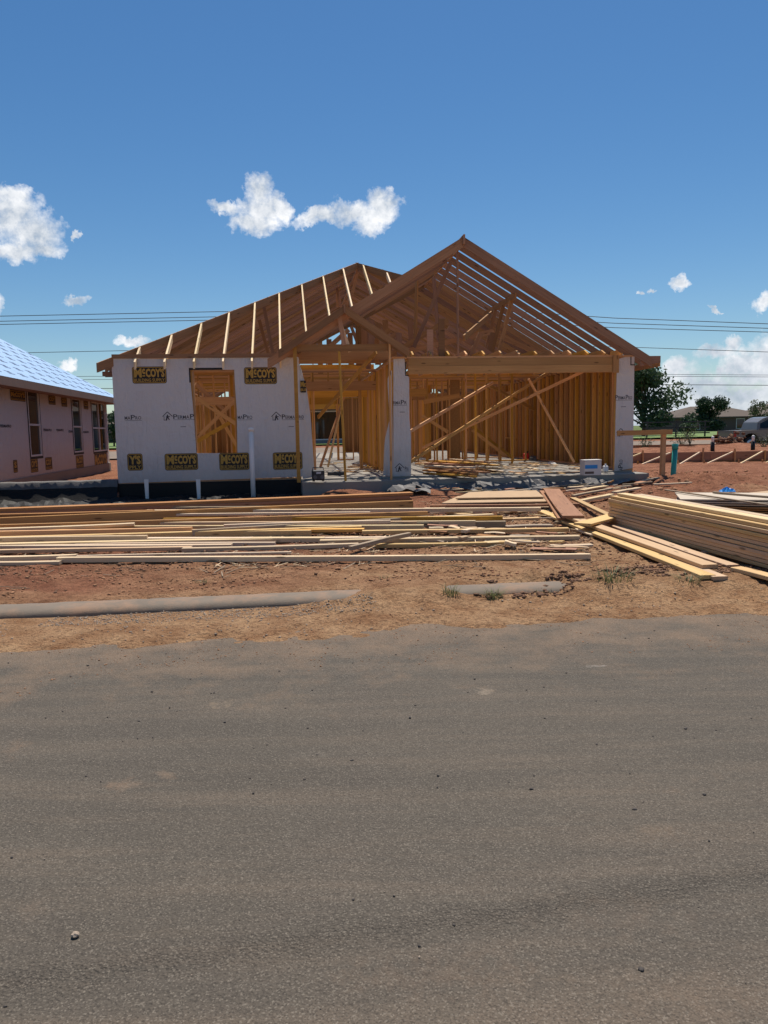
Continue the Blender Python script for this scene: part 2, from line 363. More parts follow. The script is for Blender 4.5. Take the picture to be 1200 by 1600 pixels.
def asphalt():
    m, t, b = mat_new('worn_asphalt'); nb = NB(t)
    p = nb.n('ShaderNodeNewGeometry').outputs['Position']
    big = nb.noise(p, 0.33, 5, 0.6); 
    stv = nb.mapping(p, (0.35, 2.0, 1.0)); streak = nb.noise(stv, 1.3, 5, 0.65)
    mid = nb.noise(p, 2.3, 6, 0.7); fine = nb.noise(p, 150, 2, 0.8)
    vo = nb.n('ShaderNodeTexVoronoi'); vo.inputs['Scale'].default_value = 95; nb.l(p, vo.inputs['Vector'])
    v2 = nb.n('ShaderNodeTexVoronoi'); v2.inputs['Scale'].default_value = 210; nb.l(p, v2.inputs['Vector']); s2 = nb.n('ShaderNodeSeparateColor'); nb.l(v2.outputs['Color'], s2.inputs[0])
    vs = nb.n('ShaderNodeTexVoronoi'); vs.inputs['Scale'].default_value = 34; nb.l(p, vs.inputs['Vector'])
    c = nb.mix(nb.m('ADD', nb.m('MULTIPLY', big, 0.5), nb.m('MULTIPLY', streak, 0.5)), (0.066, 0.056, 0.0455), (0.125, 0.105, 0.083))
    sp = nb.n('ShaderNodeSeparateXYZ'); nb.l(p, sp.inputs[0])
    s = nb.m('SUBTRACT', nb.m('MULTIPLY', sp.outputs[1], 0.9945), nb.m('MULTIPLY', sp.outputs[0], 0.1045))
    # dust towards the verge
    d = nb.m('ADD', nb.m('MULTIPLY', nb.m('SUBTRACT', s, 4.3), 0.5), nb.m('MULTIPLY', nb.m('SUBTRACT', mid, 0.55), 2.6), clamp=True)
    c = nb.mix(nb.m('MULTIPLY', d, 0.85), c, (0.235, 0.155, 0.10))
    # brown dusty patches
    d2 = nb.m('MULTIPLY', nb.m('SUBTRACT', nb.m('ADD', nb.m('MULTIPLY', mid, 0.5), nb.m('MULTIPLY', big, 0.5)), 0.575), 7.0, clamp=True)
    c = nb.mix(nb.m('MULTIPLY', d2, 0.65), c, (0.21, 0.14, 0.09))
    sk = nb.noise(nb.mapping(p, (0.5, 5.0, 1.0)), 1.0, 6, 0.7)
    c = nb.mix(nb.m('MULTIPLY', nb.m('MULTIPLY', nb.m('SUBTRACT', sk, 0.47), 5.0, clamp=True), .35), c, (0.18, 0.135, 0.098))
    c = nb.mix(nb.m('MULTIPLY', nb.m('MULTIPLY', nb.m('SUBTRACT', 0.46, sk), 6.0, clamp=True), .30), c, (0.052, 0.045, 0.038))
    # the near wheel lane carries brown dust
    lane = nb.m('SUBTRACT', 1.0, nb.m('MULTIPLY', nb.m('ABSOLUTE', nb.m('SUBTRACT', s, 1.62)), 2.2), clamp=True)
    c = nb.mix(nb.m('MULTIPLY', nb.m('MULTIPLY', lane, nb.m('MULTIPLY', nb.m('SUBTRACT', mid, .35), 3.0, clamp=True)), 0.42), c, (0.23, 0.155, 0.105))
    # darker seam of open-textured asphalt
    sw = nb.m('ADD', s, nb.m('MULTIPLY', nb.m('SUBTRACT', mid, 0.5), 0.22))
    sw = nb.m('SUBTRACT', sw, nb.m('MULTIPLY', sp.outputs[0], 0.09))
    seam = nb.m('SUBTRACT', 1.0, nb.m('MULTIPLY', nb.m('ABSOLUTE', nb.m('SUBTRACT', sw, 2.24)), 10.0), clamp=True)
    c = nb.mix(nb.m('MULTIPLY', nb.m('MULTIPLY', seam, nb.m('MULTIPLY', nb.m('SUBTRACT', nb.noise(p, 5.0, 5, .7), .42), 4.0, clamp=True)), 0.25), c, (0.045, 0.036, 0.030))
    # aggregate
    st = nb.n('ShaderNodeSeparateColor'); nb.l(vo.outputs['Color'], st.inputs[0])
    pick = nb.m('GREATER_THAN', st.outputs[0], 0.80)
    dot = nb.m('MULTIPLY', pick, nb.m('MULTIPLY', nb.m('SUBTRACT', 0.42, vo.outputs['Distance']), 5.0, clamp=True))
    c = nb.mix(nb.m('MULTIPLY', dot, 0.28), c, (0.28, 0.235, 0.19))
    dk = nb.m('GREATER_THAN', st.outputs[1], 0.86)
    c = nb.mix(nb.m('MULTIPLY', dk, 0.16), c, (0.030, 0.026, 0.022))
    c = nb.mix(nb.m('MULTIPLY', nb.m('GREATER_THAN', s2.outputs[0], 0.87), 0.30), c, (0.30, 0.26, 0.21)); c = nb.mix(nb.m('MULTIPLY', nb.m('LESS_THAN', s2.outputs[1], 0.22), 0.38), c, (0.028, 0.024, 0.02))
    c = nb.mix(nb.m('MULTIPLY', nb.m('SUBTRACT', fine, 0.45), 1.0, clamp=True), c, (0.025, 0.021, 0.018))
    # dust stains and damp patches with places of their own
    wob = nb.noise(p, 13.0, 6, .78)
    for (px_, py_, rx_, ry_, col_, am_) in ((342, 1101, .10, .07, (.36, .26, .17), .8), (190, 1226, .10, .06, (.30, .19, .12), .7), (258, 1211, .07, .05, (.34, .22, .14), .75), (755, 1080, .09, .05, (.42, .33, .24), .9), (875, 1022, .42, .20, (.075, .055, .045), .5), (468, 1090, .12, .06, (.26, .18, .11), .5), (1040, 1300, .14, .06, (.24, .16, .10), .5), (700, 1520, .40, .08, (.20, .13, .085), .45), (950, 1430, .35, .10, (.19, .135, .095), .5), (1080, 1560, .30, .09, (.21, .145, .10), .5), (60, 1420, .12, .06, (.24, .17, .12), .5), (630, 1125, .08, .10, (.2, .17, .14), .4), (480, 1180, .16, .04, (.2, .17, .14), .4), (620, 1345, .14, .05, (.045, .04, .035), .5), (1120, 1455, .10, .12, (.05, .043, .037), .5), (930, 1041, .10, .02, (.55, .5, .45), .8), (735, 1357, .03, .015, (.5, .45, .4), .7)):
        q_ = on_z(px_, py_, 0); dx = nb.m('DIVIDE', nb.m('SUBTRACT', sp.outputs[0], q_.x), rx_); dy = nb.m('DIVIDE', nb.m('SUBTRACT', sp.outputs[1], q_.y), ry_ * 1.6)
        e_ = nb.m('ADD', nb.m('SUBTRACT', 1.0, nb.m('ADD', nb.m('MULTIPLY', dx, dx), nb.m('MULTIPLY', dy, dy))), nb.m('MULTIPLY', nb.m('SUBTRACT', wob, .56), 6.0))
        c = nb.mix(nb.m('MULTIPLY', nb.m('MULTIPLY', e_, .5, clamp=True), am_ * .62), c, col_)
    # rare pale scuffs
    sc = nb.noise(nb.mapping(p, (3, 9, 1)), 1.0, 6, 0.75)
    c = nb.mix(nb.m('MULTIPLY', nb.m('SUBTRACT', sc, 0.70), 6.0, clamp=True), c, (0.32, 0.27, 0.22))
    nb.l(c, b.inputs['Base Color']); b.inputs['Roughness'].default_value = 0.88; b.inputs['Specular IOR Level'].default_value = 0.25
    h = nb.m('ADD', nb.m('MULTIPLY', vo.outputs['Distance'], nb.m('ADD', 0.5, nb.m('MULTIPLY', nb.m('MULTIPLY', seam, mid), 1.5))), nb.m('ADD', nb.m('MULTIPLY', fine, 0.4), nb.m('MULTIPLY', vs.outputs['Distance'], 0.25)))
    nb.l(nb.bump(h, 0.8, 0.011), b.inputs['Normal']); return m
M['asphalt'] = asphalt()

# ------------------------------------------------------------------ object helpers
def link(o, parent=None):
    COL.objects.link(o)
    if parent is not None: o.parent = parent
    return o
def tag(o, label=None, cat=None, group=None, kind=None):
    if label: o['label'] = label
    if cat: o['category'] = cat
    if group: o['group'] = group
    if kind: o['kind'] = kind
    return o
def mesh(name, verts, faces, mat=None, parent=None, smooth=False, mats=None, fmat=None):
    me = bpy.data.meshes.new(name); me.from_pydata([tuple(v) for v in verts], [], faces)
    for m in (mats or ([mat] if mat else [])): me.materials.append(m)
    if fmat:
        for p, i in zip(me.polygons, fmat): p.material_index = i
    if smooth: me.polygons.foreach_set('use_smooth', [True] * len(me.polygons))
    me.update()
    return link(bpy.data.objects.new(name, me), parent)
def empty(name, loc=(0, 0, 0), rz=0.0, parent=None):
    o = bpy.data.objects.new(name, None); o.location = loc; o.rotation_euler = (0, 0, rz); o.empty_display_size = 0.2
    return link(o, parent)
BF = [(0, 3, 2, 1), (4, 5, 6, 7), (0, 1, 5, 4), (1, 2, 6, 5), (2, 3, 7, 6), (3, 0, 4, 7)]
def boxv(x0, y0, z0, x1, y1, z1):
    return [(x0, y0, z0), (x1, y0, z0), (x1, y1, z0), (x0, y1, z0), (x0, y0, z1), (x1, y0, z1), (x1, y1, z1), (x0, y1, z1)]
def box(name, x0, y0, z0, x1, y1, z1, mat, parent=None, bevel=0.0):
    cx, cy, cz = (x0 + x1) / 2, (y0 + y1) / 2, z0
    o = mesh(name, boxv(x0 - cx, y0 - cy, 0, x1 - cx, y1 - cy, z1 - z0), BF, mat, parent)
    if bevel: bevel_mesh(o.data, bevel)
    o.location = (cx, cy, cz); return o
def bevel_mesh(me, w_, seg=1):
    bm = bmesh.new(); bm.from_mesh(me)
    bmesh.ops.bevel(bm, geom=list(bm.edges), offset=w_, segments=seg, affect='EDGES', profile=0.6)
    bm.to_mesh(me); bm.free()
class MB:
    def __init__(s): s.v = []; s.f = []; s.m = []
    def add(s, verts, faces, mi=0):
        k = len(s.v); s.v += [tuple(v) for v in verts]; s.f += [tuple(i + k for i in f) for f in faces]; s.m += [mi] * len(faces); return s
    def box(s, x0, y0, z0, x1, y1, z1, mi=0): return s.add(boxv(x0, y0, z0, x1, y1, z1), BF, mi)
    def build(s, name, mats, parent=None, smooth=False):
        if not isinstance(mats, (list, tuple)): mats = [mats]
        return mesh(name, s.v, s.f, None, parent, smooth, mats, s.m)
_cache = {}
def beam(name, a, b, w_, h, mat, parent=None, slope_cut=False, twist=0.0, bend=0.0):
    """a straight stick from a to b (centre line); w_ across (horizontal), h in the vertical plane; local X runs along it"""
    a = Vector(a); b = Vector(b); d = b - a; L = d.length; x = d / L
    hor = Vector((0, 0, 1)).cross(x)
    if hor.length < 1e-4: hor = Vector((0, 1, 0))
    y = hor.normalized(); z = x.cross(y)
    tan = 0.0
    if slope_cut: tan = -x.z / max(1e-5, math.hypot(x.x, x.y))
    key = (round(L, 3), round(w_, 4), round(h, 4), mat.name, round(tan, 3), round(bend, 3))
    me = _cache.get(key)
    if me is None:
        n = 1 if bend == 0 else 6
        vs = []; fs = []
        for i in range(n + 1):
            t = i / n; off = bend * math.sin(math.pi * t) if bend else 0
            for (yy, zz) in ((-w_ / 2, -h / 2), (w_ / 2, -h / 2), (w_ / 2, h / 2), (-w_ / 2, h / 2)):
                vs.append((t * L - (zz * tan), yy + off, zz))
        for i in range(n):
            k = i * 4
            for j in range(4):
                fs.append((k + j, k + (j + 1) % 4, k + 4 + (j + 1) % 4, k + 4 + j))
        fs = [(0, 3, 2, 1)] + [tuple(f) for f in fs] + [tuple(n * 4 + j for j in (0, 1, 2, 3))]
        me = bpy.data.meshes.new(name); me.from_pydata(vs, [], fs); me.materials.append(mat); me.update()
        _cache[key] = me
    o = bpy.data.objects.new(name, me)
    mtx = Matrix((x, y, z)).transposed().to_4x4()
    if twist: mtx = mtx @ Matrix.Rotation(twist, 4, 'X')
    o.matrix_local = Matrix.Translation(a) @ mtx
    link(o, parent)
    return o
def tube_v(pts, rad, seg=8, cap=True):
    """verts and faces of a tube through pts"""
    vs = []; fs = []; n = len(pts)
    rads = rad if isinstance(rad, (list, tuple)) else [rad] * n
    for i, p in enumerate(pts):
        p = Vector(p); d = (Vector(pts[min(i + 1, n - 1)]) - Vector(pts[max(i - 1, 0)])).normalized()
        u = d.cross(Vector((0, 0, 1)));
        if u.length < 1e-3: u = Vector((1, 0, 0))
        u.normalize(); v = d.cross(u)
        for k in range(seg):
            a = 2 * math.pi * k / seg; vs.append(tuple(p + (u * math.cos(a) + v * math.sin(a)) * rads[i]))
    for i in range(n - 1):
        for k in range(seg):
            fs.append((i * seg + k, i * seg + (k + 1) % seg, (i + 1) * seg + (k + 1) % seg, (i + 1) * seg + k))
    if cap:
        fs.append(tuple(range(seg - 1, -1, -1))); fs.append(tuple((n - 1) * seg + k for k in range(seg)))
    return vs, fs
def tube(name, pts, rad, mat, parent=None, seg=8):
    vs, fs = tube_v(pts, rad, seg); return mesh(name, vs, fs, mat, parent, True)
_txt = {}
def text_geo(s, bold=0.0):
    key = (s, bold)
    if key in _txt: return _txt[key]
    c = bpy.data.curves.new('t', 'FONT'); c.body = s; c.size = 1.0; c.offset = bold; c.resolution_u = 2; c.fill_mode = 'FRONT'
    o = bpy.data.objects.new('t', c); COL.objects.link(o)
    dg = bpy.context.evaluated_depsgraph_get(); dg.update()
    me = o.evaluated_get(dg).to_mesh()
    v = [(p.co.x, p.co.y) for p in me.vertices]; f = [tuple(p.vertices) for p in me.polygons]
    o.evaluated_get(dg).to_mesh_clear()
    bpy.data.objects.remove(o); bpy.data.curves.remove(c)
    if not v: v = [(0, 0)]
    x0 = min(a for a, b in v); x1 = max(a for a, b in v); y0 = min(b for a, b in v); y1 = max(b for a, b in v)
    r = ([((a - x0) / max(1e-6, x1 - x0), (b - y0) / max(1e-6, y1 - y0)) for a, b in v], f)
    _txt[key] = r; return r
def put_text(mb, s, x0, z0, x1, z1, y, mi=0, bold=0.0, ax=None):
    """text fitted in the rectangle x0..x1, z0..z1 on the plane y (facing -y)"""
    v, f = text_geo(s, bold)
    mb.add([(x0 + a * (x1 - x0), y, z0 + b * (z1 - z0)) for a, b in v], f, mi)
def rrect(x0, z0, x1, z1, r, y, seg=4):
    pts = []
    for (cx, cz, a0) in ((x1 - r, z1 - r, 0), (x0 + r, z1 - r, 90), (x0 + r, z0 + r, 180), (x1 - r, z0 + r, 270)):
        for k in range(seg + 1):
            a = R(a0 + 90 * k / seg); pts.append((cx + r * math.cos(a), y, cz + r * math.sin(a)))
    return pts
def put_rrect(mb, x0, z0, x1, z1, r, y, mi):
    p = rrect(x0, z0, x1, z1, r, y); mb.add(p, [tuple(range(len(p)))], mi)

# ------------------------------------------------------------------ ground, road, kerb
RA = R(6.0)
KERB_S = 6.84
def rs(x, y): return y * math.cos(RA) - x * math.sin(RA)
def rt(x, y): return x * math.cos(RA) + y * math.sin(RA)
def road_pt(t, s): return (t * math.cos(RA) - s * math.sin(RA), t * math.sin(RA) + s * math.cos(RA))
def ground_z(x, y):
    x = np.asarray(x, dtype=float); y = np.asarray(y, dtype=float)
    s = y * math.cos(RA) - x * math.sin(RA); t = x * math.cos(RA) + y * math.sin(RA)
    n = fbm(x, y, 1.6, 4, 3); nf = fbm(x, y, 0.35, 4, 11, 0.6); ns = fbm(x, y * 3, 3.0, 3, 5)
    z = -0.10 + 0.135 * sstep(5.2, 6.0, s + ns * 0.35 + nf * 0.35 - t * 0.015)
    # kerb line: dirt stands lower in front of exposed lengths, buries it elsewhere
    expo = sstep(-7.5, -6.5, t) * (1 - sstep(0.1, 0.7, t + nf * 0.8)) + sstep(1.1, 1.5, t) * (1 - sstep(2.05, 2.5, t + nf)) * 0.75
    expo = np.clip(expo + sstep(4.2, 5.5, t) * 0.15, 0, 1)
    z += (0.105 * (1 - expo)) * sstep(6.0, 6.75, s + nf * 0.12) * (1 - .35 * sstep(7.1, 7.6, s)) * 1.0
    z += (0.066 * expo) * sstep(6.84, 7.0, s)
    z += 0.08 * sstep(7.6, 14.5, s)
    hu_ = (x + 5.72) * math.cos(R(7)) + (y - 16.6) * math.sin(R(7)); hv_ = -(x + 5.72) * math.sin(R(7)) + (y - 16.6) * math.cos(R(7))
    z -= 0.20 * sstep(-4.5, -1.5, hu_) * (1 - sstep(3.9, 4.6, hu_)) * sstep(-1.9, -1.1, hv_) * (1 - sstep(0.3, 1.0, hv_))
    lumb = sstep(7.6, 8.2, s) * (1 - sstep(13.5, 14.5, s))
    amp = 0.02 + 0.05 * sstep(6.9, 8.5, s) * (1 - 0.3 * sstep(30, 40, s))
    z += n * amp * sstep(6.9, 7.6, s) * 1.6 * (1 - .55 * lumb) + nf * (0.034 + 0.062 * sstep(7.0, 7.8, s) * (1 - .3 * lumb)) * sstep(5.0, 5.8, s)
    # churned ridge behind the kerb, right of the middle
    rid = np.exp(-((s - 6.98) / 0.17) ** 2) * sstep(1.8, 2.4, t) * (1 - sstep(5.2, 5.8, t))
    z += rid * (0.03 + 0.20 * nf) * (1 - .6 * sstep(3.0, 3.4, t))
    z += 0.010 * np.sin(s * 62 + 3 * nf) * sstep(-0.5, 1.5, t + n * 3) * sstep(5.95, 6.1, s) * (1 - sstep(6.5, 6.7, s))
    # spoil heaps in front of the slab and to the right
    for (cx, cy, rr, hh) in ((6.4, 14.6, 1.7, 0.16), (7.0, 17.0, 1.6, 0.2), (9.5, 18.6, 2.5, 0.15), (-1.2, 16.1, 0.9, 0.14), (0.8, 15.9, 0.6, 0.12)):
        z += hh * np.exp(-(((x - cx) / rr) ** 2 + ((y - cy) / (rr * 0.6)) ** 2)) * (1 + 1.2 * nf)
    far = sstep(40, 50, y)
    z = z * (1 - far * 0.6) + 0.55 * far * (1 - sstep(80, 110, y))
    z += 0.45 * np.exp(-(((x - 17.6) / 3.6) ** 2 + ((y - 38.5) / 1.0) ** 2)) * (1 + nf)
    # other side of the street
    z += 0.12 * sstep(-3.6, -4.2, s) if False else 0.12 * (1 - sstep(-4.3, -3.7, s))
    return z
def gz1(x, y): return float(ground_z(np.array([x]), np.array([y]))[0])
def axis(parts):
    out = []
    for a, b, st in parts:
        out += list(np.arange(a, b - 1e-6, st))
    out.append(parts[-1][1]); return np.array(out)
xs = axis([(-900, -100, 80), (-100, -30, 10), (-30, -12, 1.0), (-12, -8, 0.25), (-8, 8, 0.055), (8, 13, 0.2), (13, 30, 1.0), (30, 100, 10), (100, 900, 80)])
ys = axis([(-400, -40, 60), (-40, -6, 4), (-6, 4.4, 0.4), (4.4, 10, 0.045), (10, 18, 0.1), (18, 30, 0.5), (30, 60, 3), (60, 120, 10), (120, 1800, 120)])
gxm, gym = np.meshgrid(xs, ys)
gzm = ground_z(gxm.ravel(), gym.ravel())
nx, ny = len(xs), len(ys)
me = bpy.data.meshes.new('ground')
co = np.stack([gxm.ravel(), gym.ravel(), gzm], 1)
me.vertices.add(len(co)); me.vertices.foreach_set('co', co.ravel())
ii, jj = np.meshgrid(np.arange(nx - 1), np.arange(ny - 1))
q = (jj * nx + ii).ravel(); quads = np.stack([q, q + 1, q + nx + 1, q + nx], 1)
me.loops.add(quads.size); me.loops.foreach_set('vertex_index', quads.ravel())
me.polygons.add(len(quads)); me.polygons.foreach_set('loop_start', np.arange(0, quads.size, 4)); me.polygons.foreach_set('loop_total', np.full(len(quads), 4))
me.polygons.foreach_set('use_smooth', np.ones(len(quads), dtype=bool))
me.materials.append(M['dirt']); me.update(calc_edges=True)
tag(link(bpy.data.objects.new('ground', me)), kind='structure')
def road_slab():
    vs = []; fs = []
    T = list(np.linspace(-300, 300, 61)); Sx = [-4.0, -2, 0, 2, 4, 6.6]
    for s in Sx:
        for t in T:
            x, y = road_pt(t, s); vs.append((x, y, 0.0 if s > -3.9 else 0.0))
    for a in range(len(Sx) - 1):
        for b_ in range(len(T) - 1):
            k = a * len(T) + b_; fs.append((k, k + 1, k + 1 + len(T), k + len(T)))
    return tag(mesh('road', vs, fs, M['asphalt']), kind='structure')
road_slab()
def kerb():
    prof = [(6.61, -0.08), (6.615, 0.01), (6.62, 0.05), (6.64, 0.078), (6.68, 0.096), (6.74, 0.104), (6.82, 0.106), (6.89, 0.104), (6.94, 0.09), (6.97, 0.05), (6.98, -0.05)]
    vs = []; fs = []; T = list(np.arange(-14, 14.01, 0.1)); P = len(prof)
    for t in T:
        for (s, z) in prof:
            x, y = road_pt(t, s + 0.02 * math.sin(t * 0.9)); vs.append((x, y, z + random.uniform(-0.003, 0.003)))
    for i in range(len(T) - 1):
        for j in range(P - 1):
            k = i * P + j; fs.append((k, k + P, k + P + 1, k + 1))
    o = mesh('kerb', vs, fs, M['kerb'], smooth=True)
    return tag(o, kind='structure')
kerb()

# ------------------------------------------------------------------ the house frame
YAW = R(7.0)
HC = Vector((-5.72, 16.6, 0))
UX = Vector((math.cos(YAW), math.sin(YAW), 0)); VX = Vector((-math.sin(YAW), math.cos(YAW), 0))
def H(u, v, z): return HC + UX * u + VX * v + Vector((0, 0, z))
def hu(px, py, v=0.0):
    p = hit(px, py, H(0, v, 0), VX); q_ = p - HC
    return q_.dot(UX), q_.z
def hv(px, py, u):
    p = hit(px, py, H(u, 0, 0), UX); q_ = p - HC
    return q_.dot(VX), q_.z
W, D = 11.65, 20.5
ZS, ZP = 0.50, 3.16
PITCHR = 0.60; PM = 0.553
UB, UG = 3.93, 6.0          # right end of the bedroom wall, left face of the garage pier
house = empty('house_frame', HC, YAW)
tag(house, 'unfinished single-storey house of orange pine framing with white wrapped front walls', 'house')
b2 = 0.038
box('foundation_slab', 0.0, 0.0, -0.3, W, D, ZS, M['concrete'], house, 0.01)
box('porch_slab', UB, -0.62, -0.3, W + 0.12, -0.003, ZS - 0.04, M['concrete'], house, 0.012)

def stud_wall(a, b, openings=(), gap=0.406, zt=ZP, zb=ZS, d=0.089, jitter=0.0, plates=2, mat=None, blocks=False):
    """a stud wall along the line a-b (house coords); openings: (s0, s1, zlow, zhigh) along it"""
    mat = mat or M['frame']
    a = Vector((a[0], a[1])); b = Vector((b[0], b[1])); L = (b - a).length; x = (b - a) / L
    def P(s, z): q_ = a + x * s; return (q_.x, q_.y, z)
    for k in range(plates):
        beam('top_plate', P(0, zt - b2 / 2 - k * (b2 + 0.002)), P(L, zt - b2 / 2 - k * (b2 + 0.002)), d, b2, mat, house)
    segs = []; cur = 0.0
    for (s0, s1, z0, z1) in sorted(openings):
        if z0 <= zb + 0.02: segs.append((cur, s0)); cur = s1
    segs.append((cur, L))
    for (s0, s1) in segs:
        if s1 - s0 > 0.05: beam('bottom_plate', P(s0, zb + b2 / 2), P(s1, zb + b2 / 2), d, b2, mat, house)
    top = zt - plates * (b2 + 0.002)
    s = b2 / 2; pos = []
    while s < L - 0.03: pos.append(s); s += gap
    pos.append(L - b2 / 2)
    for (s0, s1, z0, z1) in openings: pos += [s0 - b2 * 1.6, s1 + b2 * 1.6]
    for s in pos:
        inside = [o for o in openings if o[0] - b2 < s < o[1] + b2]
        ranges = [(zb + b2, top)]
        if inside:
            o = inside[0]; ranges = []
            if o[2] > zb + 0.1: ranges.append((zb + b2, o[2] - b2))
            if o[3] + 0.3 < top: ranges.append((o[3] + 0.25, top))
        for (z0, z1) in ranges:
            if z1 - z0 < 0.05: continue
            p0 = P(s, z0); p1 = P(s, z1)
            stud(p0, p1, x, d, mat)
    for (s0, s1, z0, z1) in openings:
        beam('window_header', P(s0 - b2, z1 + 0.12), P(s1 + b2, z1 + 0.12), d - 0.004, 0.235, mat, house)
        for s in (s0 - b2 / 2, s1 + b2 / 2):
            stud(P(s, zb + b2), P(s, z1), x, d, mat)
        if z0 > zb + 0.1: beam('window_sill', P(s0, z0 - b2 / 2), P(s1, z0 - b2 / 2), d, b2, mat, house)
def stud(p0, p1, x, d, mat, name='stud'):
    """vertical stick; x = direction of the wall (its 38 mm side lies along it)"""
    p0 = Vector(p0); p1 = Vector(p1); L = p1.z - p0.z
    key = ('stud', round(L, 3), round(d, 3), mat.name)
    me = _cache.get(key)
    if me is None:
        me = bpy.data.meshes.new(name); me.from_pydata(boxv(0, -b2 / 2, -d / 2, L, b2 / 2, d / 2), [], BF); me.materials.append(mat); me.update(); _cache[key] = me
    o = bpy.data.objects.new(name, me)
    X_ = Vector((random.uniform(-.002, .002), random.uniform(-.002, .002), 1)).normalized(); Y_ = Vector((x.x, x.y, 0)); Z_ = X_.cross(Y_).normalized(); Y_ = Z_.cross(X_)
    o.matrix_local = Matrix.Translation(p0) @ Matrix((X_, Y_, Z_)).transposed().to_4x4()
    return link(o, house)

# window opening in the bedroom wall
wu0, wz1 = hu(304, 580); wu1, wz0 = hu(370, 708)
wu0 = hu(305, 640)[0]
stud_wall((0, 0.05), (UB, 0.05), [(wu0, wu1, wz0, wz1)])
stud_wall((0.05, 0.1), (0.05, D - 0.1), [(5.5, 6.6, 1.2, 2.7)])
stud_wall((UB - 0.05, 0.1), (UB - 0.05, 3.3))
stud_wall((UB, 3.35), (UG + 0.05, 3.35), [(0.45, 1.62, ZS, 2.6)])
stud_wall((UG + 0.06, 0.35), (UG + 0.06, 8.6), gap=0.406)
stud_wall((UG + 0.2, 6.4), (W - 0.1, 6.4), [(0.75, 1.7, ZS, 2.55)])
stud_wall((W - 0.06, 0.1), (W - 0.06, D - 0.1), [(9.0, 10.2, 1.2, 2.6)], gap=0.406)
stud_wall((0.1, D - 0.05), (W - 0.1, D - 0.05), [(1.2, 2.6, 1.1, 2.6), (4.4, 6.2, ZS, 2.6), (8.3, 9.9, 1.0, 2.6)])
stud_wall((0.1, 3.9), (UB - 0.1, 3.9), [(2.6, 3.5, ZS, 2.55)])
stud_wall((2.2, 4.0), (2.2, 8.0), [(1.0, 1.9, ZS, 2.55)])
stud_wall((3.9, 7.2), (3.9, 12.4), [(1.5, 2.4, ZS, 2.55)])
stud_wall((UG + 0.2, 9.4), (W - 0.1, 9.4), [(1.8, 3.0, ZS, 2.55)])
stud_wall((8.6, 9.5), (8.6, D - 0.1))
# garage piers
PL0, PL1 = UG, hu(640, 640)[0]; PR0, PR1 = hu(961, 640)[0], W
for (p0, p1) in ((PL0, PL1), (PR0, PR1)):
    for s in (p0 + 0.03, (p0 + p1) / 2, p1 - 0.03):
        stud((s, 0.05, ZS + b2), (s, 0.05, ZP - 0.36), Vector((1, 0)), 0.089, M['frame'])
    beam('bottom_plate', (p0, 0.05, ZS + b2 / 2), (p1, 0.05, ZS + b2 / 2), 0.089, b2, M['frame'], house)
# garage header: three stacked pieces on the face, a plate on top
hz0 = hu(800, 583)[1]; hz1 = hu(800, 556)[1]
hx0 = PL1 - 0.02; hx1 = PR0 + 0.02
hh = (ZP - 0.04 - hz0) / 2
beam('garage_header', (hx0, -0.02, hz0 + hh / 2), (hx1, -0.02, hz0 + hh / 2), 0.05, hh - 0.003, M['frame'], house)
beam('garage_header', (hx0, -0.012, hz0 + hh * 1.5), (hx1, -0.012, hz0 + hh * 1.5), 0.05, hh - 0.003, M['frame'], house)
beam('garage_header', (hx0, 0.045, hz0 + hh), (hx1, 0.045, hz0 + hh), 0.05, hh * 2, M['frame'], house)
beam('garage_top_plate', (PL0, 0.03, ZP - b2 / 2), (W, 0.03, ZP - b2 / 2), 0.13, b2, M['frame'], house)
beam('header_post', (hx1 - 0.04, -0.055, hz0 - 0.02), (hx1 - 0.04, -0.055, ZP), 0.04, 0.14, M['frame'], house)

# ---- sheathing behind wrap, side walls
SH = 0.011
def sheath(name, x0, y0, x1, y1, z0, z1): return box(name, x0, y0, z0, x1, y1, z1, M['osb'], house)
sheath('wall_sheathing', -SH, 0, -0.0005, D, ZS - 0.02, ZP)
sheath('wall_sheathing', W + 0.0005, 0, W + SH, D, ZS - 0.02, ZP)
# rear wall sheathing with openings
rb = MB()
cuts = [(0, 1.3), (2.7, 4.5), (6.3, 8.4), (10.0, W)]
for (a, b_) in cuts: rb.box(a, D + 0.001, ZS, b_, D + SH, ZP)
for (a, b_, z0) in ((1.3, 2.7, 1.1), (8.4, 10.0, 1.0)): rb.box(a, D + 0.001, ZS, b_, D + SH, z0)
for (a, b_) in ((1.3, 2.7), (4.5, 6.3), (8.4, 10.0)): rb.box(a, D + 0.001, 2.8, b_, D + SH, ZP)
rb.build('rear_sheathing', M['osb'], house)

# ---- house wrap on the bedroom wall (with its hole) and its print
WZ0 = ZS + 0.01
def sheet(name, outer, holes, y, th, mat, parent):
    """flat sheet with holes, in the x-z plane, thickness th towards -y"""
    bm = bmesh.new()
    def loop(pts): 
        vv = [bm.verts.new((p[0], y, p[1])) for p in pts]
        return [bm.edges.new((vv[i], vv[(i + 1) % len(vv)])) for i in range(len(vv))]
    ed = loop(outer)
    for h in holes: ed += loop(h)
    bmesh.ops.triangle_fill(bm, use_beauty=True, edges=ed)
    ret = bmesh.ops.extrude_face_region(bm, geom=list(bm.faces))
    for g in ret['geom']:
        if isinstance(g, bmesh.types.BMVert): g.co.y -= th
    bmesh.ops.recalc_face_normals(bm, faces=list(bm.faces))
    me_ = bpy.data.meshes.new(name); bm.to_mesh(me_); bm.free(); me_.materials.append(mat)
    return link(bpy.data.objects.new(name, me_), parent)
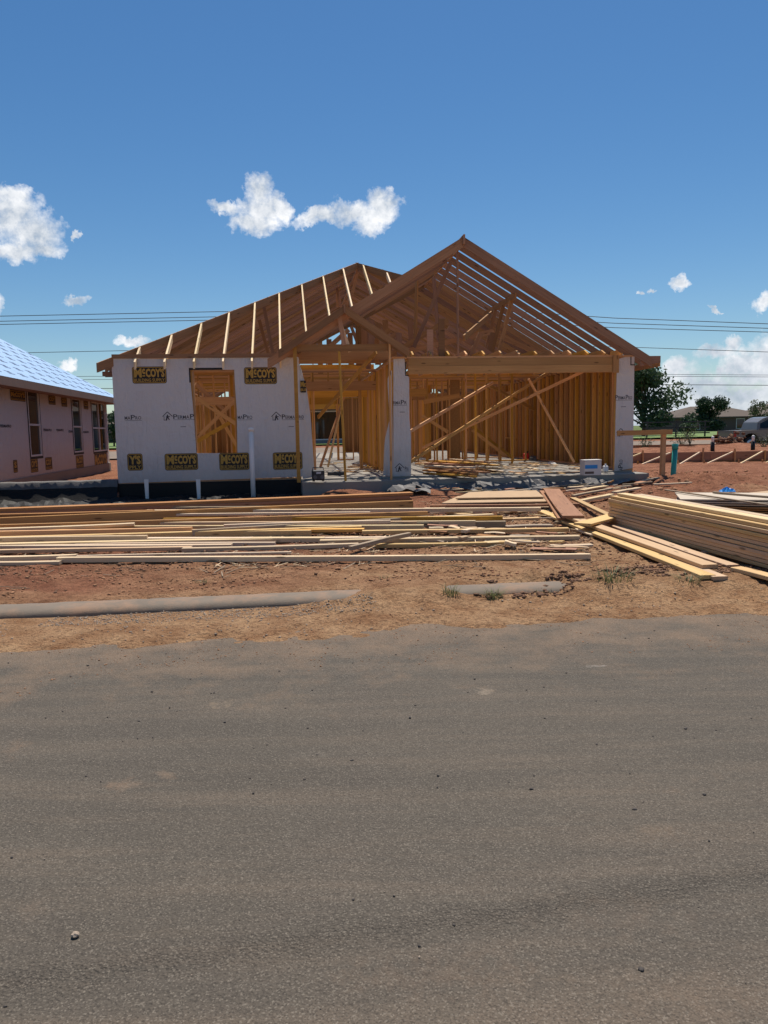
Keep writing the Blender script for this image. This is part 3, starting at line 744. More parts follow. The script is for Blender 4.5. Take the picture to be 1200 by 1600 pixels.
hole = [(wu0 - 0.02, wz1 + 0.03), (wu0 + 0.03, wz0 + 0.9), (wu0 + 0.06, wz0 - 0.0), (wu1 + 0.03, wz0 - 0.0), (wu1 + 0.0, wz0 + 0.8), (wu1 + 0.02, wz1 - 0.3), (wu1 + 0.0, wz1 + 0.03)]
zw = hu(330, 578)[1]
hole[0] = (hu(296, 578)[0], zw); hole[-1] = (hu(366, 578)[0], zw)
hole[1] = (hu(302, 640)[0], hu(302, 640)[1]); hole[2] = (hu(307, 708)[0], hu(307, 708)[1]); hole[3] = (hu(371, 708)[0], hu(371, 708)[1]); hole[4] = (hu(370, 640)[0], hu(370, 640)[1]); hole[5] = (hu(367, 600)[0], hu(367, 600)[1])
wrap = sheet('house_wrap', [(-0.014, WZ0 + 0.0), (UB * 0.5, WZ0 + 0.02), (UB + 0.02, WZ0 + 0.04), (UB + 0.02, ZP - 0.0), (UB * 0.6, ZP + 0.02), (UB * 0.3, ZP - 0.01), (-0.014, ZP + 0.015)], [hole], -0.002, 0.010, M['wrapstuff'], house)
YW = -0.0135
def clipx(mb, a, b_):
    pass
def mc_logo(u0, z0, u1, z1, parent, y=YW, part=(0, 1), s='full', open_bottom=False):
    """black rounded plate with a yellow line and lettering"""
    mb = MB(); r = 0.05; wd = u1 - u0; ht = z1 - z0
    put_rrect(mb, u0, z0, u1, z1, r, y, 0)
    put_rrect(mb, u0 + .012, z0 + .012, u1 - .012, z1 - .012, r * .9, y - .001, 1)
    put_rrect(mb, u0 + .024, z0 + .024, u1 - .024, z1 - .024, r * .8, y - .002, 0)
    yy = y - 0.003
    zt, zm, zl = z1 - .038, z0 + ht * .36, z0 + .036
    x0, x1 = u0 + .04, u1 - .04; ww = x1 - x0
    if s == 'full':
        put_text(mb, "M", x0, zm, x0 + ww * .25, zt, yy, 1, .05)
        put_text(mb, "c", x0 + ww * .265, zm + (zt - zm) * .36, x0 + ww * .365, zt - .005, yy, 1, .06)
        put_rrect(mb, x0 + ww * .27, zm + .02, x0 + ww * .36, zm + .045, .004, yy, 1)
        put_text(mb, "COY'S", x0 + ww * .38, zm, x1, zt, yy, 1, .05)
        put_text(mb, "BUILDING SUPPLY", x0, zl, x1, zm - .022, yy, 1, .02)
    elif s == 'tail':
        put_text(mb, "Y'S", x0, zm, x1, zt, yy, 1, .05); put_text(mb, "PPLY", x0, zl, x1, zm - .022, yy, 1, .02)
    elif s == 'flap':
        put_text(mb, "Mc", x0, zm, x1, zt, yy, 1, .05); put_text(mb, "BUI", x0, zl, x1, zm - .022, yy, 1, .02)
    return mb.build('printed_logo', [M['black'], M['yellow']], parent)
def pp_logo(u, z, parent, y=YW, text='full', h=0.10, sc=1.0, vertical=False):
    """small house icon and small-caps lettering; u is the left end"""
    mb = MB(); x = u
    def bar(p, q_, t=0.012):
        p = Vector((p[0], 0, p[1])); q_ = Vector((q_[0], 0, q_[1])); d = (q_ - p).normalized(); n = Vector((-d.z, 0, d.x)) * t / 2
        mb.add([(a.x, y, a.z) for a in (p - n, q_ - n, q_ + n, p + n)], [(0, 1, 2, 3)])
    if text in ('full', 'icon', 'short', 'iconP'):
        w_ = 0.19; c = x + w_ / 2
        bar((x - .01, z + .055), (c, z + .155), .016); bar((c, z + .155), (x + w_ + .01, z + .055), .016); bar((x + .02, z + .06), (x + .02, z - .02)); bar((x + .01, z - .02), (x + .055, z - .02))
        mb.add([(c + math.cos(a) * .016, y, z + .082 + math.sin(a) * .016) for a in [k * math.pi / 4 for k in range(8)]], [tuple(range(8))])
        bar((c, z + .07), (c - .03, z - .03), .03); bar((c, z + .06), (c + .035, z - .02), .022); bar((c - .03, z + .05), (c + .05, z + .055), .018)
        x += 0.215
    chunks = {'full': [("P", 1), ("ERMA", .74), ("P", 1), ("RO", .74)], 'short': [("P", 1), ("ERMA", .74), ("P", 1)], 'iconP': [("P", 1), ("ER", .74)],
              'tail': [("MA", .74), ("P", 1), ("RO", .74)], 'mid': [("RMA", .74), ("P", 1), ("R", .74)], 'word': [("P", 1), ("ERMA", .74), ("P", 1), ("RO", .74)], 'apro': [("A", .74), ("P", 1), ("RO", .74)], 'icon': []}[text]
    xs_ = x
    for s_, k in chunks:
        wd = len(s_) * h * k * (0.80 if k < 1 else 0.86) * sc * 1.0
        put_text(mb, s_, x, z, x + wd * .94, z + h * k, y, 0, .012); x += wd
    if chunks and text != 'apro': bar((xs_, z - .018), (x, z - .018), .007)
    if text in ('full', 'mid', 'word', 'short'): bar((xs_ + .14, z - .17), (xs_ + .26, z - .17), .012)
    if vertical:
        mb.v = [(u - (b_ - z), a, z + (c_ - u)) if False else (u - (c_ - z), a, z + (b_ - u)) for (b_, a, c_) in mb.v]
    return mb.build('printed_wordmark', M['grey_print'], parent)
def logo_at(x0, y0, x1, y1, parent=wrap, **k):
    u0, z1 = hu(x0, y0); u1, z0 = hu(x1, y1); return mc_logo(u0, z0, u1, z1, parent, **k)
logo_at(206, 573, 261, 599); logo_at(381, 574, 433, 600)
logo_at(257, 709, 310, 734); logo_at(342, 708, 390, 734); logo_at(426, 707, 473, 733)
logo_at(198.5, 709, 224, 735, s='tail')
# the logo cut by the window: only its top and left show
mb = MB(); u0, z1 = hu(295, 575); u1, zz = hu(348, 578)
mb.add([(u0, YW, z1), (u0, YW, hu(295, 598)[1]), (u0 + .03, YW, hu(295, 598)[1]), (u0 + .03, YW, z1 - .045), (u1, YW, z1 - .045), (u1, YW, z1)], [(0, 1, 2, 3, 4, 5)])
mb.build('printed_logo', M['black'], wrap)
pp_logo(hu(255, 654)[0], hu(255, 655)[1], wrap, text='short', sc=1.1)
pp_logo(hu(425, 653)[0], hu(425, 655)[1], wrap, text='full', sc=.92)
pp_logo(hu(195, 656)[0], hu(195, 656)[1], wrap, text='tail', sc=1.1)
pp_logo(hu(371.5, 655)[0], hu(371, 655)[1], wrap, text='tail', sc=1.0)

# piers' wrap
def pier_wrap(x0, x1, outline=None):
    pts = outline or [(x0 - 0.01, ZS - 0.05), (x1, ZS - 0.04), (x1, ZP - 0.01), (x0 - 0.01, ZP - 0.02)]
    return sheet('pier_wrap', pts, [], 0.003, 0.010, M['wrapstuff'], house)
lp = [(PL0 - .01, ZS + 0.0), (PL1 + .01, ZS + .0), (PL1 + .02, ZS + .9), (PL1 - .01, ZS + 1.3), (PL1, ZP - .45), (PL1 - .08, ZP - .4), (PL1 - .1, ZP - .03), (PL0 + .04, ZP - .05)]
pw1 = pier_wrap(PL0, PL1, lp)
rp = [(PR0 + .0, ZS - 0.02), (PR1 + .012, ZS + .05), (PR1 + .012, ZP - .02), (PR1 - .15, ZP - .02), (PR0 + .03, ZP - .10), (PR0 + .02, ZS + 1.6)]
pw2 = pier_wrap(PR0, PR1, rp)
YP = -0.0085
pp_logo(PL0 + .02, hu(625, 632)[1], pw1, y=YP, text='mid', sc=.95)
pp_logo(PL0 + .04, hu(620, 735)[1], pw1, y=YP, text='iconP', h=.08, sc=.55)
pp_logo(PR0 + .0, hu(975, 624)[1], pw2, y=YP, text='word', sc=.78)
pp_logo(PR0 + .05, hu(966, 680)[1], pw2, y=YP, text='icon')
pp_logo(PR0 + .2, hu(975, 735)[1], pw2, y=YP, text='apro', sc=.9, h=.11, vertical=True)
mb = MB(); a_, z_ = hu(985, 553)
for (x0, z0, x1, z1) in ((0, -.22, .022, 0), (.0, -.24, .10, -.218)): mb.box(a_ + x0, YP - .002, z_ + z0 - .02, min(a_ + x1, W + .01), YP, z_ + z1 - .02)
mb.build('printed_logo', M['black'], pw2)
mb = MB(); mb.box(PL1 - .09, YP - .002, ZP - .42, PL1 - .07, YP, ZP - .12); mb.box(PL1 - .07, YP - .002, ZP - .42, PL1 - .01, YP, ZP - .40)
mb.build('printed_logo', M['black'], pw1)
# torn wrap flap that hangs off the porch corner, sloping back into the porch
def flap(name, pts3, mat, parent, n=14, amp=0.03):
    """quad patch between left polyline and right polyline with wrinkles"""
    L_, R_ = pts3; vs = []; fs = []; m_ = 5
    for i in range(n + 1):
        t = i / n
        def ev(pl):
            s = t * (len(pl) - 1); k = min(int(s), len(pl) - 2); f = s - k
            return Vector(pl[k]).lerp(Vector(pl[k + 1]), f)
        a, b_ = ev(L_), ev(R_)
        for j in range(m_ + 1):
            p = a.lerp(b_, j / m_); p.y += (random.random() - .5) * amp * (j > 0); vs.append(p)
    for i in range(n):
        for j in range(m_):
            k = i * (m_ + 1) + j; fs.append((k, k + 1, k + m_ + 2, k + m_ + 1))
    return mesh(name, vs, fs, mat, parent)
flap('torn_wrap', ([(UB + .02, -.012, ZS - .0), (UB + .02, -.012, 1.9), (UB + .02, -.012, 2.9), (UB + .02, -.012, 3.0)],
                   [(UB + .30, .20, ZS + .02), (UB + .24, .10, 1.9), (UB + .17, .05, 2.5), (UB + .04, .0, 3.0)]), M['wrapstuff'], house)
mb = MB(); put_rrect(mb, UB + .03, 2.40, UB + .16, 2.66, .02, -.03, 0); put_text(mb, "Mc", UB + .035, 2.52, UB + .155, 2.64, -.032, 1, .05); put_text(mb, "BUI", UB + .035, 2.43, UB + .155, 2.49, -.032, 1, .03)
mb.build('printed_logo', [M['black'], M['yellow']], wrap)
flap('torn_wrap', ([(PL0 - .22, .16, ZS + .02), (PL0 - .18, .12, ZS + .8), (PL0 - .06, .05, ZS + 1.3), (PL0 - .10, .04, ZP - .5), (PL0 - .03, .02, ZP - .3)],
                   [(PL0 - .01, .0, ZS + .0), (PL0 - .01, .0, 1.3), (PL0 - .01, .0, 2.0), (PL0 - .01, .0, 2.6), (PL0 - .0, .0, ZP - .3)]), M['wrapstuff'], house)

# ---- roof
RH, RT = 0.14, 0.038
ZR = 3.20
UR = 7.55; GH = W - UR                 # ridge line of the front gable, its half-span
def rafter(name, pa, pb, mat, w_=RT, h=RH):
    """rafter whose TOP edge runs pa-pb"""
    a = Vector(pa); b_ = Vector(pb); d = (b_ - a).normalized(); y = Vector((0, 0, 1)).cross(d).normalized(); n = d.cross(y)
    if n.z < 0: n = -n
    return beam(name, a - n * h / 2, b_ - n * h / 2, w_, h, mat, house, slope_cut=True)
SP = 0.61
HALF = W / 2
EV = 0.28
def zr(d): return ZR + PITCHR * d
def zm(d): return ZR + PM * d
k = 0; vv = 0.0
while vv < D + 0.01:      # left slope
    top = min(vv, D - vv, HALF)
    if vv < 0.05 or vv > D - 0.05: top = 0.0
    if top > 0.1: rafter('roof_rafter', (-EV, vv, zm(-EV)), (top - .02, vv, zm(top - .02)), M['rafter'])
    # right slope beyond the gable ridge
    if vv > 4.2 and top > 0.1:
        if vv < HALF: f_ = max(0, (vv - 4.45) / (HALF - 4.45)); u_ = UR + (HALF - UR) * f_; z_ = zr(GH) + (zm(HALF) - zr(GH)) * f_
        else: u_ = W - top; z_ = zm(top)
        rafter('roof_rafter', (W + EV, vv, zr(-EV)), (u_ + .02, vv, z_ - .01), M['rafter'], h=.15)
    vv += 0.406
vv = 0.02
while vv < 4.1:
    rafter('gable_rafter', (W + EV, vv, zr(-EV)), (UR + .02, vv, zr(GH - .02)), M['rafter'], h=.148)
    d0 = vv if vv > 0.3 else 0.0
    rafter('gable_rafter', (W - 2 * GH + d0, vv, zr(d0)), (UR - .02, vv, zr(GH - .02)), M['rafter'], h=.148)
    vv += SP
rafter('gable_rafter', (W + EV, 4.08, zr(-EV)), (UR + .02, 4.08, zr(GH - .02)), M['rafter'], h=.148)
# barge rafters at the overhang
for vb in (-0.44, -0.40):
    pass
rafter('barge_board', (W + EV, -0.42, zr(-EV) + .0), (UR + .018, -0.42, zr(GH - .018)), M['rafter'], h=0.185)
rafter('barge_board', (W - 2 * GH - .22, -0.42, zr(-.22)), (UR - .018, -0.42, zr(GH - .018)), M['rafter'], h=0.185)
beam('ridge_board', (UR, -0.52, zr(GH) - .07), (UR, 4.5, zr(GH) - .07), .036, .20, M['rafter'], house)
beam('ridge_board', (HALF, HALF, zm(HALF) - .10), (HALF, D - HALF, zm(HALF) - .10), .036, .20, M['rafter'], house)
def hip(a, b_, h=0.185): rafter('hip_rafter', a, b_, M['rafter'], w_=.055, h=h)
hip((-EV, -EV, zm(-EV)), (HALF, HALF, zm(HALF)))
hip((UR, 4.45, zr(GH)), (HALF, HALF, zm(HALF)))
hip((-EV, D + EV, zm(-EV)), (HALF, D - HALF, zm(HALF)))
hip((W + EV, D + EV, zm(-EV)), (HALF, D - HALF, zm(HALF)))
hip((W - 2 * GH, 0.0, zr(0)), (UR, GH * 1.085, zr(GH) - .0))      # valley
# front slope jack rafters (sunlight on their top edges is put into the paler pine)
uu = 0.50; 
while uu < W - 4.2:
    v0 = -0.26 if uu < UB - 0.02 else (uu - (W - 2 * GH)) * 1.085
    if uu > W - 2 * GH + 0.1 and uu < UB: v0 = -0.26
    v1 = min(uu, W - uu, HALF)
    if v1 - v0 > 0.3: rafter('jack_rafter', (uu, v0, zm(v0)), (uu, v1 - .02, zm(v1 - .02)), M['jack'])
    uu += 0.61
uu = 0.61
while uu < W - .5:
    v1 = min(uu, W - uu, HALF)
    rafter('rear_rafter', (uu, D + EV, zm(-EV)), (uu, D - v1 + .02, zm(v1 - .02)), M['rafter']); uu += 0.61
# eave boards: wall plates carried past the corner
beam('eave_blocking', (0.0, -0.03, ZP + .05), (UB, -0.03, ZP + .05), .036, .085, M['rafter'], house)
beam('eave_blocking', (-EV + .02, .2, zr(-EV) - .17), (0.0, .2, zr(-EV) - .17), .036, .10, M['rafter'], house)
beam('eave_blocking', (-EV + .02, .45, zr(-EV) - .17), (-.01, .45, zr(-EV) - .17), .036, .10, M['rafter'], house)
# boxed return at the right eave
u0, z0 = hu(990, 572, -0.42); u1, z1 = hu(1033, 556, -0.42)
mb = MB(); zt_ = hu(1010, 556, -.42)[1]
mb.add([(W - .02, -.40, zt_ - .22), (u1, -.40, zt_ - .15), (u1, -.40, zt_), (W - .02, -.40, zt_), (W - .02, -.36, zt_ - .22), (u1, -.36, zt_ - .15), (u1, -.36, zt_), (W - .02, -.36, zt_)],
       [(0, 1, 2, 3), (7, 6, 5, 4), (0, 4, 5, 1), (1, 5, 6, 2), (2, 6, 7, 3), (3, 7, 4, 0)])
mb.build('eave_return', M['rafter'], house)
beam('eave_soffit', (W + .45, -.36, zt_ - .17), (W + .45, 2.4, zt_ - .17), .036, .13, M['rafter'], house)
# ceiling joists
uu = UG + .5
while uu < W - .1:
    a = Vector((uu, -0.02, ZP + .055)); b_ = Vector((uu, 6.4, ZP + .055))
    me_ = _cache.get('joist')
    if me_ is None:
        me_ = bpy.data.meshes.new('ceiling_joist')
        me_.from_pydata([(0, 0, -.053), (6.4, 0, -.053), (6.4, 0, .085), (.22, 0, .085), (0, 0, -.01)] + [(0, .038, -.053), (6.4, .038, -.053), (6.4, .038, .085), (.22, .038, .085), (0, .038, -.01)], [],
                        [(0, 1, 2, 3, 4), (9, 8, 7, 6, 5), (0, 5, 6, 1), (1, 6, 7, 2), (2, 7, 8, 3), (3, 8, 9, 4), (4, 9, 5, 0)])
        me_.materials.append(M['frame']); me_.update(); _cache['joist'] = me_
    o = bpy.data.objects.new('ceiling_joist', me_); o.location = a; o.rotation_euler = (0, 0, math.pi / 2); link(o, house)
    uu += 0.406
vv = .5
while vv < 14.5:
    if vv < 3.3: beam('ceiling_joist', (0.05, vv, ZP + .072), (UB - .05, vv, ZP + .072), .038, .14, M['frame'], house)
    elif vv < 6.3: beam('ceiling_joist', (0.05, vv, ZP + .072), (UG, vv, ZP + .072), .038, .14, M['frame'], house)
    elif vv > 6.5: beam('ceiling_joist', (0.05, vv, ZP + .072), (W - .05, vv, ZP + .072), .038, .14, M['frame'], house)
    vv += .61
# struts and purlins inside the roof
F = M['rafter']
def st(a, b_, w_=.038, h=.089, name='roof_strut', mat=None): return beam(name, a, b_, w_, h, mat or F, house)
beam('ridge_post', (UR - .02, .10, ZP + .01), (UR - .02, .10, zr(GH) - .2), .089, .038, F, house)
st((UR - .9, .9, ZP + .3), (UR - .05, .6, zr(GH) - .3)); st((UR - .75, 1.6, ZP + .4), (UR - .7, 1.5, zr(GH - .9)))
st((UR + .1, 2.8, ZP + .2), (UR - .02, 2.9, zr(GH) - .2))
pu, pz = hu(805, 487, .6)
st((pu, .55, zr(W - pu) - .2), (pu, 3.4, zr(W - pu) - .2), h=.14, name='purlin')
st((pu - 1.25, .5, ZP + .46), (pu - .02, 2.6, zr(W - pu) - .3), h=.14, name='purlin')
for q_ in (.9, 1.6, 2.3): st((pu - .3, q_, ZP + .2), (pu, q_, zr(W - pu) - .25))
for (x0, y0, x1, y1, v) in ((600, 590, 700, 500, 1.2), (700, 512, 770, 556, 1.2), (640, 548, 770, 518, 1.6), (770, 520, 850, 556, 1.7), (735, 556, 752, 520, 1.1), (762, 556, 770, 520, 1.4), (640, 500, 645, 556, 2.0), (590, 510, 596, 560, 2.5)):
    a = hu(x0, y0, v); b_ = hu(x1, y1, v)
    a = (a[0], max(a[1], ZP + .05)); st((a[0], v, a[1]), (b_[0], v, b_[1]), h=.12)
# two short dark upright planks above the garage header
for (x0, x1, y0) in ((667, 677, 515), (685, 695, 498)):
    a = hu(x0, y0, .22); b_ = hu(x1, 556, .22)
    box('upright_plank', a[0], .20, ZP + .0, b_[0], .24, a[1], F, house)
# left main roof struts
for (x0, y0, x1, y1, v) in ((427, 555, 412, 478, 3.6), (420, 556, 405, 500, 4.4), (560, 420, 545, 480, 6.4), (527, 430, 527, 480, 7.5), (522, 430, 533, 480, 7.5), (545, 500, 560, 540, 5.0)):
    a = hu(x0, y0, v); b_ = hu(x1, y1, v); st((a[0], v, a[1]), (b_[0], v, b_[1]))

for (px, v, yt) in ((560, 2.0, 505), (568, 2.6, 500), (580, 1.2, 500), (590, 1.8, 505), (596, 1.1, 515), (602, 2.4, 500), (548, 3.6, 520), (515, 4.2, 530), (500, 4.6, 530), (625, 1.0, 520), (575, 3.4, 490)):
    u_ = hu(px, 540, v)[0]; st((u_, v, ZP - .02), (u_ + random.uniform(-.03, .03), v, hu(px, yt, v)[1]), w_=.038, h=.14)
for (x0, y0, x1, y1, v) in ((556, 560, 610, 515, 1.4), (500, 555, 545, 515, 3.2), (585, 545, 622, 520, 2.2)):
    a = hu(x0, y0, v); b_ = hu(x1, y1, v); st((a[0], v, max(a[1], ZP + .02)), (b_[0], v, b_[1]), h=.12)
beam('ceiling_blocking', (UB, 1.6, ZP + .07), (UG, 1.6, ZP + .07), .038, .14, M['rafter'], house)
# ---- the small porch gable with its beam and posts
VP = -0.50
bz0 = hu(540, 549, VP)[1]; bz1 = hu(540, 538, VP)[1]; bu0 = hu(461, 543, VP)[0]; bu1 = hu(612, 543, VP)[0]
beam('porch_beam', (bu0, VP, (bz0 + bz1) / 2), (bu1, VP, (bz0 + bz1) / 2), .038, bz1 - bz0, M['rafter'], house)
pu0 = hu(463.5, 640, VP)[0]; pu1 = hu(609, 640, VP)[0]
zb = ZS - .04
box('porch_post', pu0 - .04, VP - .058, zb, pu0 + .04, VP - .02, hu(463, 528, VP)[1], M['frame'], house)
o = beam('porch_post', (hu(611, 750, VP)[0], VP - .04, zb), (hu(608, 530, VP)[0], VP - .04, hu(608, 530, VP)[1]), .10, .038, M['frame'], house)
o = beam('porch_post', (hu(540, 752, VP)[0], VP - .0, zb), (hu(530, 550, VP)[0], VP + .02, bz0), .085, .038, M['frame'], house)
gu, gzp = hu(538, 478, VP - .1)
lu, lz = hu(432, 549, VP - .1); ru, rz = hu(642, 545, VP - .1)
for v_, hgt in ((VP - .12, .14), (VP - .07, .12), (VP + .3, .12)):
    rafter('porch_rafter', (lu, v_, lz), (gu - .015, v_, gzp), M['rafter'], h=hgt); rafter('porch_rafter', (ru, v_, lz), (gu + .015, v_, gzp), M['rafter'], h=hgt)
beam('porch_ridge', (gu, VP - .16, gzp - .06), (gu, .8, gzp - .06), .034, .18, M['rafter'], house)
st((gu - .02, VP - .02, bz1 - .02), (gu - .12, VP - .02, gzp - .12)); st((gu + .12, VP + .1, bz0), (gu - .1, VP + .12, gzp - .3), mat=M['jack'])
for (x0, y0, x1, y1, v) in ((322, 0, 0, 0, 0),): pass
# beam over the entry, tall header behind the porch
beam('entry_header', (UB, .6, ZP + .1), (UG, .6, ZP + .1), .038, .20, M['frame'], house)
# diagonal braces seen in porch and garage
def br(x0, y0, v0, x1, y1, v1, w_=.038, h=.089, mat=None, name='brace'):
    a = hu(x0, y0, v0); b_ = hu(x1, y1, v1)
    az = max(a[1], ZS + .03)
    return beam(name, (a[0], v0, az), (b_[0], v1, b_[1]), w_, h, mat or M['frame'], house)
br(497, 652, 2.9, 588, 550, .3)
a = hu(512, 716, 5.0); b_ = hu(532, 640, 5.4); beam('brace', (a[0], 5.0, ZS + .02), (b_[0], 5.4, b_[1]), .038, .05, M['jack'], house)
a = hu(500, 716, 4.6); b_ = hu(548, 640, 5.8); beam('brace', (a[0], 4.6, ZS + .03), (b_[0], 5.8, ZP - .1), .038, .07, M['frame'], house)
br(641, 674, .3, 770, 598, 2.4, h=.07)
br(641, 722, .2, 855, 583, 2.2, h=.07)
br(660, 700, 3.2, 912, 580, .4, h=.07)
br(826, 592, 1.2, 897, 722, 1.2, w_=.089, h=.038)
br(738, 672, 5.8, 790, 712, 5.8); br(736, 665, 5.8, 800, 715, 6.0); br(660, 650, 5.9, 700, 675, 6.0)
br(760, 600, 5.0, 835, 640, 6.0)
for (x, v) in ((728, 2.6), (743, 3.4), (760, 4.0), (780, 4.4), (800, 4.8)):
    u = hu(x, 650, v)[0]; stud((u, v, ZS), (u, v, ZP), Vector((1, 0)), .089, M['frame'], name='shore_post')
# garage cross board near the back door
a = hu(662, 628, 4.5); b_ = hu(718, 618, 4.5); beam('blocking_board', (a[0], 4.5, a[1]), (b_[0], 4.5, b_[1]), .05, .13, M['frame'], house)
a = hu(690, 622, 6.3); b_ = hu(840, 622, 6.3)
# bedroom: crossing braces behind the window
br(307, 622, 1.0, 368, 662, 1.2); br(308, 690, 1.3, 368, 655, 1.4); br(309, 682, 2.0, 368, 625, 2.1); br(310, 595, 3.2, 372, 700, 3.3); br(305, 600, 2.6, 350, 640, 3.0)
# back of the garage: sheets of strand board on part of the wall
box('wall_sheathing', UG + 2.6, 6.46, ZS + .02, UG + 3.0, 6.47, ZP - .1, M['osb'], house)
stud_wall((UG + .2, 7.5), (UG + 3.4, 7.5), [(.5, 1.2, ZS, 2.5)], gap=.27)
stud_wall((.15, 6.6), (2.1, 6.6), gap=.33); stud_wall((.8, 4.6), (.8, 6.5), gap=.406); stud_wall((2.6, 9.5), (3.8, 9.5), gap=.3); stud_wall((4.0, 10.5), (6.0, 10.5), [(.5, 1.4, ZS, 2.5)], gap=.4)
for q_ in (1.2, 2.3): beam('blocking_board', (2.3, 5 + q_, 2.35), (3.8, 5 + q_, 2.35), .038, .24, M['frame'], house)
beam('blocking_board', (.15, 2.6, 2.35), (2.8, 2.6, 2.35), .038, .20, M['frame'], house)
beam('window_header', (UB + .1, 3.2, 2.72), (UG, 3.2, 2.72), .04, .24, M['frame'], house); beam('window_header', (UB + .1, 5.4, 2.62), (UG, 5.4, 2.62), .04, .2, M['frame'], house)
for du in (.14, .19, .24, .30): stud((UB + du, 3.3, ZS), (UB + du, 3.3, 2.9), Vector((1, 0)), .089, M['frame'])
# near-black sheet standing for the shade on the foundation edge below the bedroom
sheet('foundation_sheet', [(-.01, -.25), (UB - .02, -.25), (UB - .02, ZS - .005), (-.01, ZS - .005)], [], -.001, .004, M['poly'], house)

# ------------------------------------------------------------------ neighbouring house on the left
NU = -3.15
nb_ = empty('neighbour_house', H(NU, 0, 0), YAW)
tag(nb_, 'wrapped house beside the frame with pale blue roofing felt and three tall windows', 'house')
VN0, VN1, NZ0, NZ1 = -3.2, 13.4, 0.50, 2.98
wins = []
for (x0, x1, y0, y1) in ((41, 66, 606, 712), (111, 130, 620, 706), (142, 167, 626, 704)):
    v0, za = hv(x0, y0, NU); v1, zb_ = hv(x1, y1, NU); _, zc = hv(x0, y1 + 4, NU); wins.append((v0, v1, min(zb_, 1.15), za - .02))
def side_sheet(name, outer, holes, x, th, mat, parent):
    o = sheet(name, outer, holes, 0, th, mat, parent)
    o.rotation_euler = (0, 0, math.pi / 2); o.location = (x, 0, 0); return o
mw = MB(); cur = VN0
for (a, b_, c, d_) in wins:
    mw.box(-.06, cur, NZ0, 0, a, NZ1); mw.box(-.06, a, NZ0, 0, b_, c); mw.box(-.06, a, d_, 0, b_, NZ1); cur = b_
mw.box(-.06, cur, NZ0, 0, VN1, NZ1)
nwall = mw.build('wrapped_wall', M['wrapstuff'], nb_)
box('wrapped_end_wall', -9, VN1 - .02, NZ0, -.07, VN1, NZ1, M['wrapstuff'], nb_)
box('front_wall', -9, VN0, NZ0, -.07, VN0 + .02, NZ1, M['wrapstuff'], nb_)
box('far_side_wall', -9.1, VN0, NZ0, -9.0, VN1, NZ1, M['wrapstuff'], nb_)
box('foundation_slab', -9.05, VN0 + .0, -.3, .03, VN1 + .03, NZ0 - .001, M['concrete'], nb_)
for (a, b_, c, d_) in wins:
    mbk = MB()
    for (p, q_, r_, s_) in ((a - .07, a, c - .07, d_ + .07), (b_, b_ + .07, c - .07, d_ + .07), (a, b_, d_, d_ + .07), (a, b_, c - .07, c)): mbk.box(0.001, p, r_, 0.006, q_, s_)
    wn = mbk.build('window', M['black'], nb_)
    fr = MB(); t_ = .045
    for (p, q_, r_, s_) in ((a, a + t_, c, d_), (b_ - t_, b_, c, d_), (a + t_, b_ - t_, d_ - t_, d_), (a + t_, b_ - t_, c, c + t_), (a + t_, b_ - t_, c + (d_ - c) * .46, c + (d_ - c) * .46 + .05)): fr.box(-.05, p, r_, .012, q_, s_)
    if b_ - a > 1.2: fr.box(-.05, (a + b_) / 2 - .03, c + t_, .0115, (a + b_) / 2 + .03, d_ - t_)
    fr.build('frame', M['white_vinyl'], wn)
    zc = c + (d_ - c) * .46 + .025
    for (r_, s_) in ((c + t_, zc), (zc, d_ - t_)):
        box('pane', -.03, a + t_, r_, -.025, b_ - t_, s_, M['glass'], wn)
nroom = box('interior_back', -2.6, VN0 + .3, NZ0, -2.5, VN1 - .3, NZ1 - .1, M['frame'], nb_)
# roof: hip with thin eave
EO = 0.5; ez = 2.92; run = 4.8
A = [(EO, VN0 - EO), (EO, VN1 + EO), (-9 - EO, VN1 + EO), (-9 - EO, VN0 - EO)]
hz = ez + .60 * (4.5 + EO)
top = [(-4.5, VN1 + EO - 5.0, hz), (-4.5, VN0 - EO + 5.0, hz)]
vs = [(x, y, ez) for x, y in A] + top
roof = mesh('roof', vs, [(0, 1, 4, 5), (1, 2, 4), (2, 3, 5, 4), (3, 0, 5)], M['underlay'], nb_)
fm = MB()
fm.box(EO - .03, VN0 - EO, ez - .20, EO - .001, VN1 + EO, ez - .004); fm.box(-9 - EO, VN1 + EO - .03, ez - .20, EO - .03, VN1 + EO - .001, ez - .004); fm.box(-9 - EO, VN0 - EO, ez - .2, EO - .03, VN0 - EO + .03, ez - .004)
fm.build('fascia', M['fascia'], nb_)
fm = MB(); fm.box(-.0, VN0 - EO + .03, ez - .19, EO - .031, VN1 + EO - .031, ez - .17); fm.box(-9, VN1 + .0, ez - .19, -.001, VN1 + EO - .031, ez - .17)
fm.build('soffit', M['fascia'], nb_)
# far-end porch post and beam (open bay at the back corner)
box('porch_post', .25, VN1 + .3, NZ0 - .02, .34, VN1 + .39, ez - .2, M['frame'], nb_)
# printed marks on the roofing felt
pm = MB(); sl = math.atan(.60); 
for r_ in range(13):
    d_ = .22 + r_ * .36
    y = VN0 - EO + d_ + .3 + (r_ % 2) * .45
    while y < VN1 + EO - d_ - .55:
        for kk in range(3):
            off = kk * .055
            x0 = EO - (d_ + off) * 1.0; z0 = ez + .60 * (EO - x0) + .006
            x1 = x0 - .035; z1 = ez + .60 * (EO - x1) + .006
            y0 = y + (kk == 1) * .04; L_ = (.42, .30, .36)[kk]
            pm.add([(x0, y0, z0), (x0, y0 + L_, z0), (x1, y0 + L_, z1), (x1, y0, z1)], [(0, 1, 2, 3)])
        y += .92
o = pm.build('felt_print', M['uprint'], roof); o['kind'] = 'stuff'
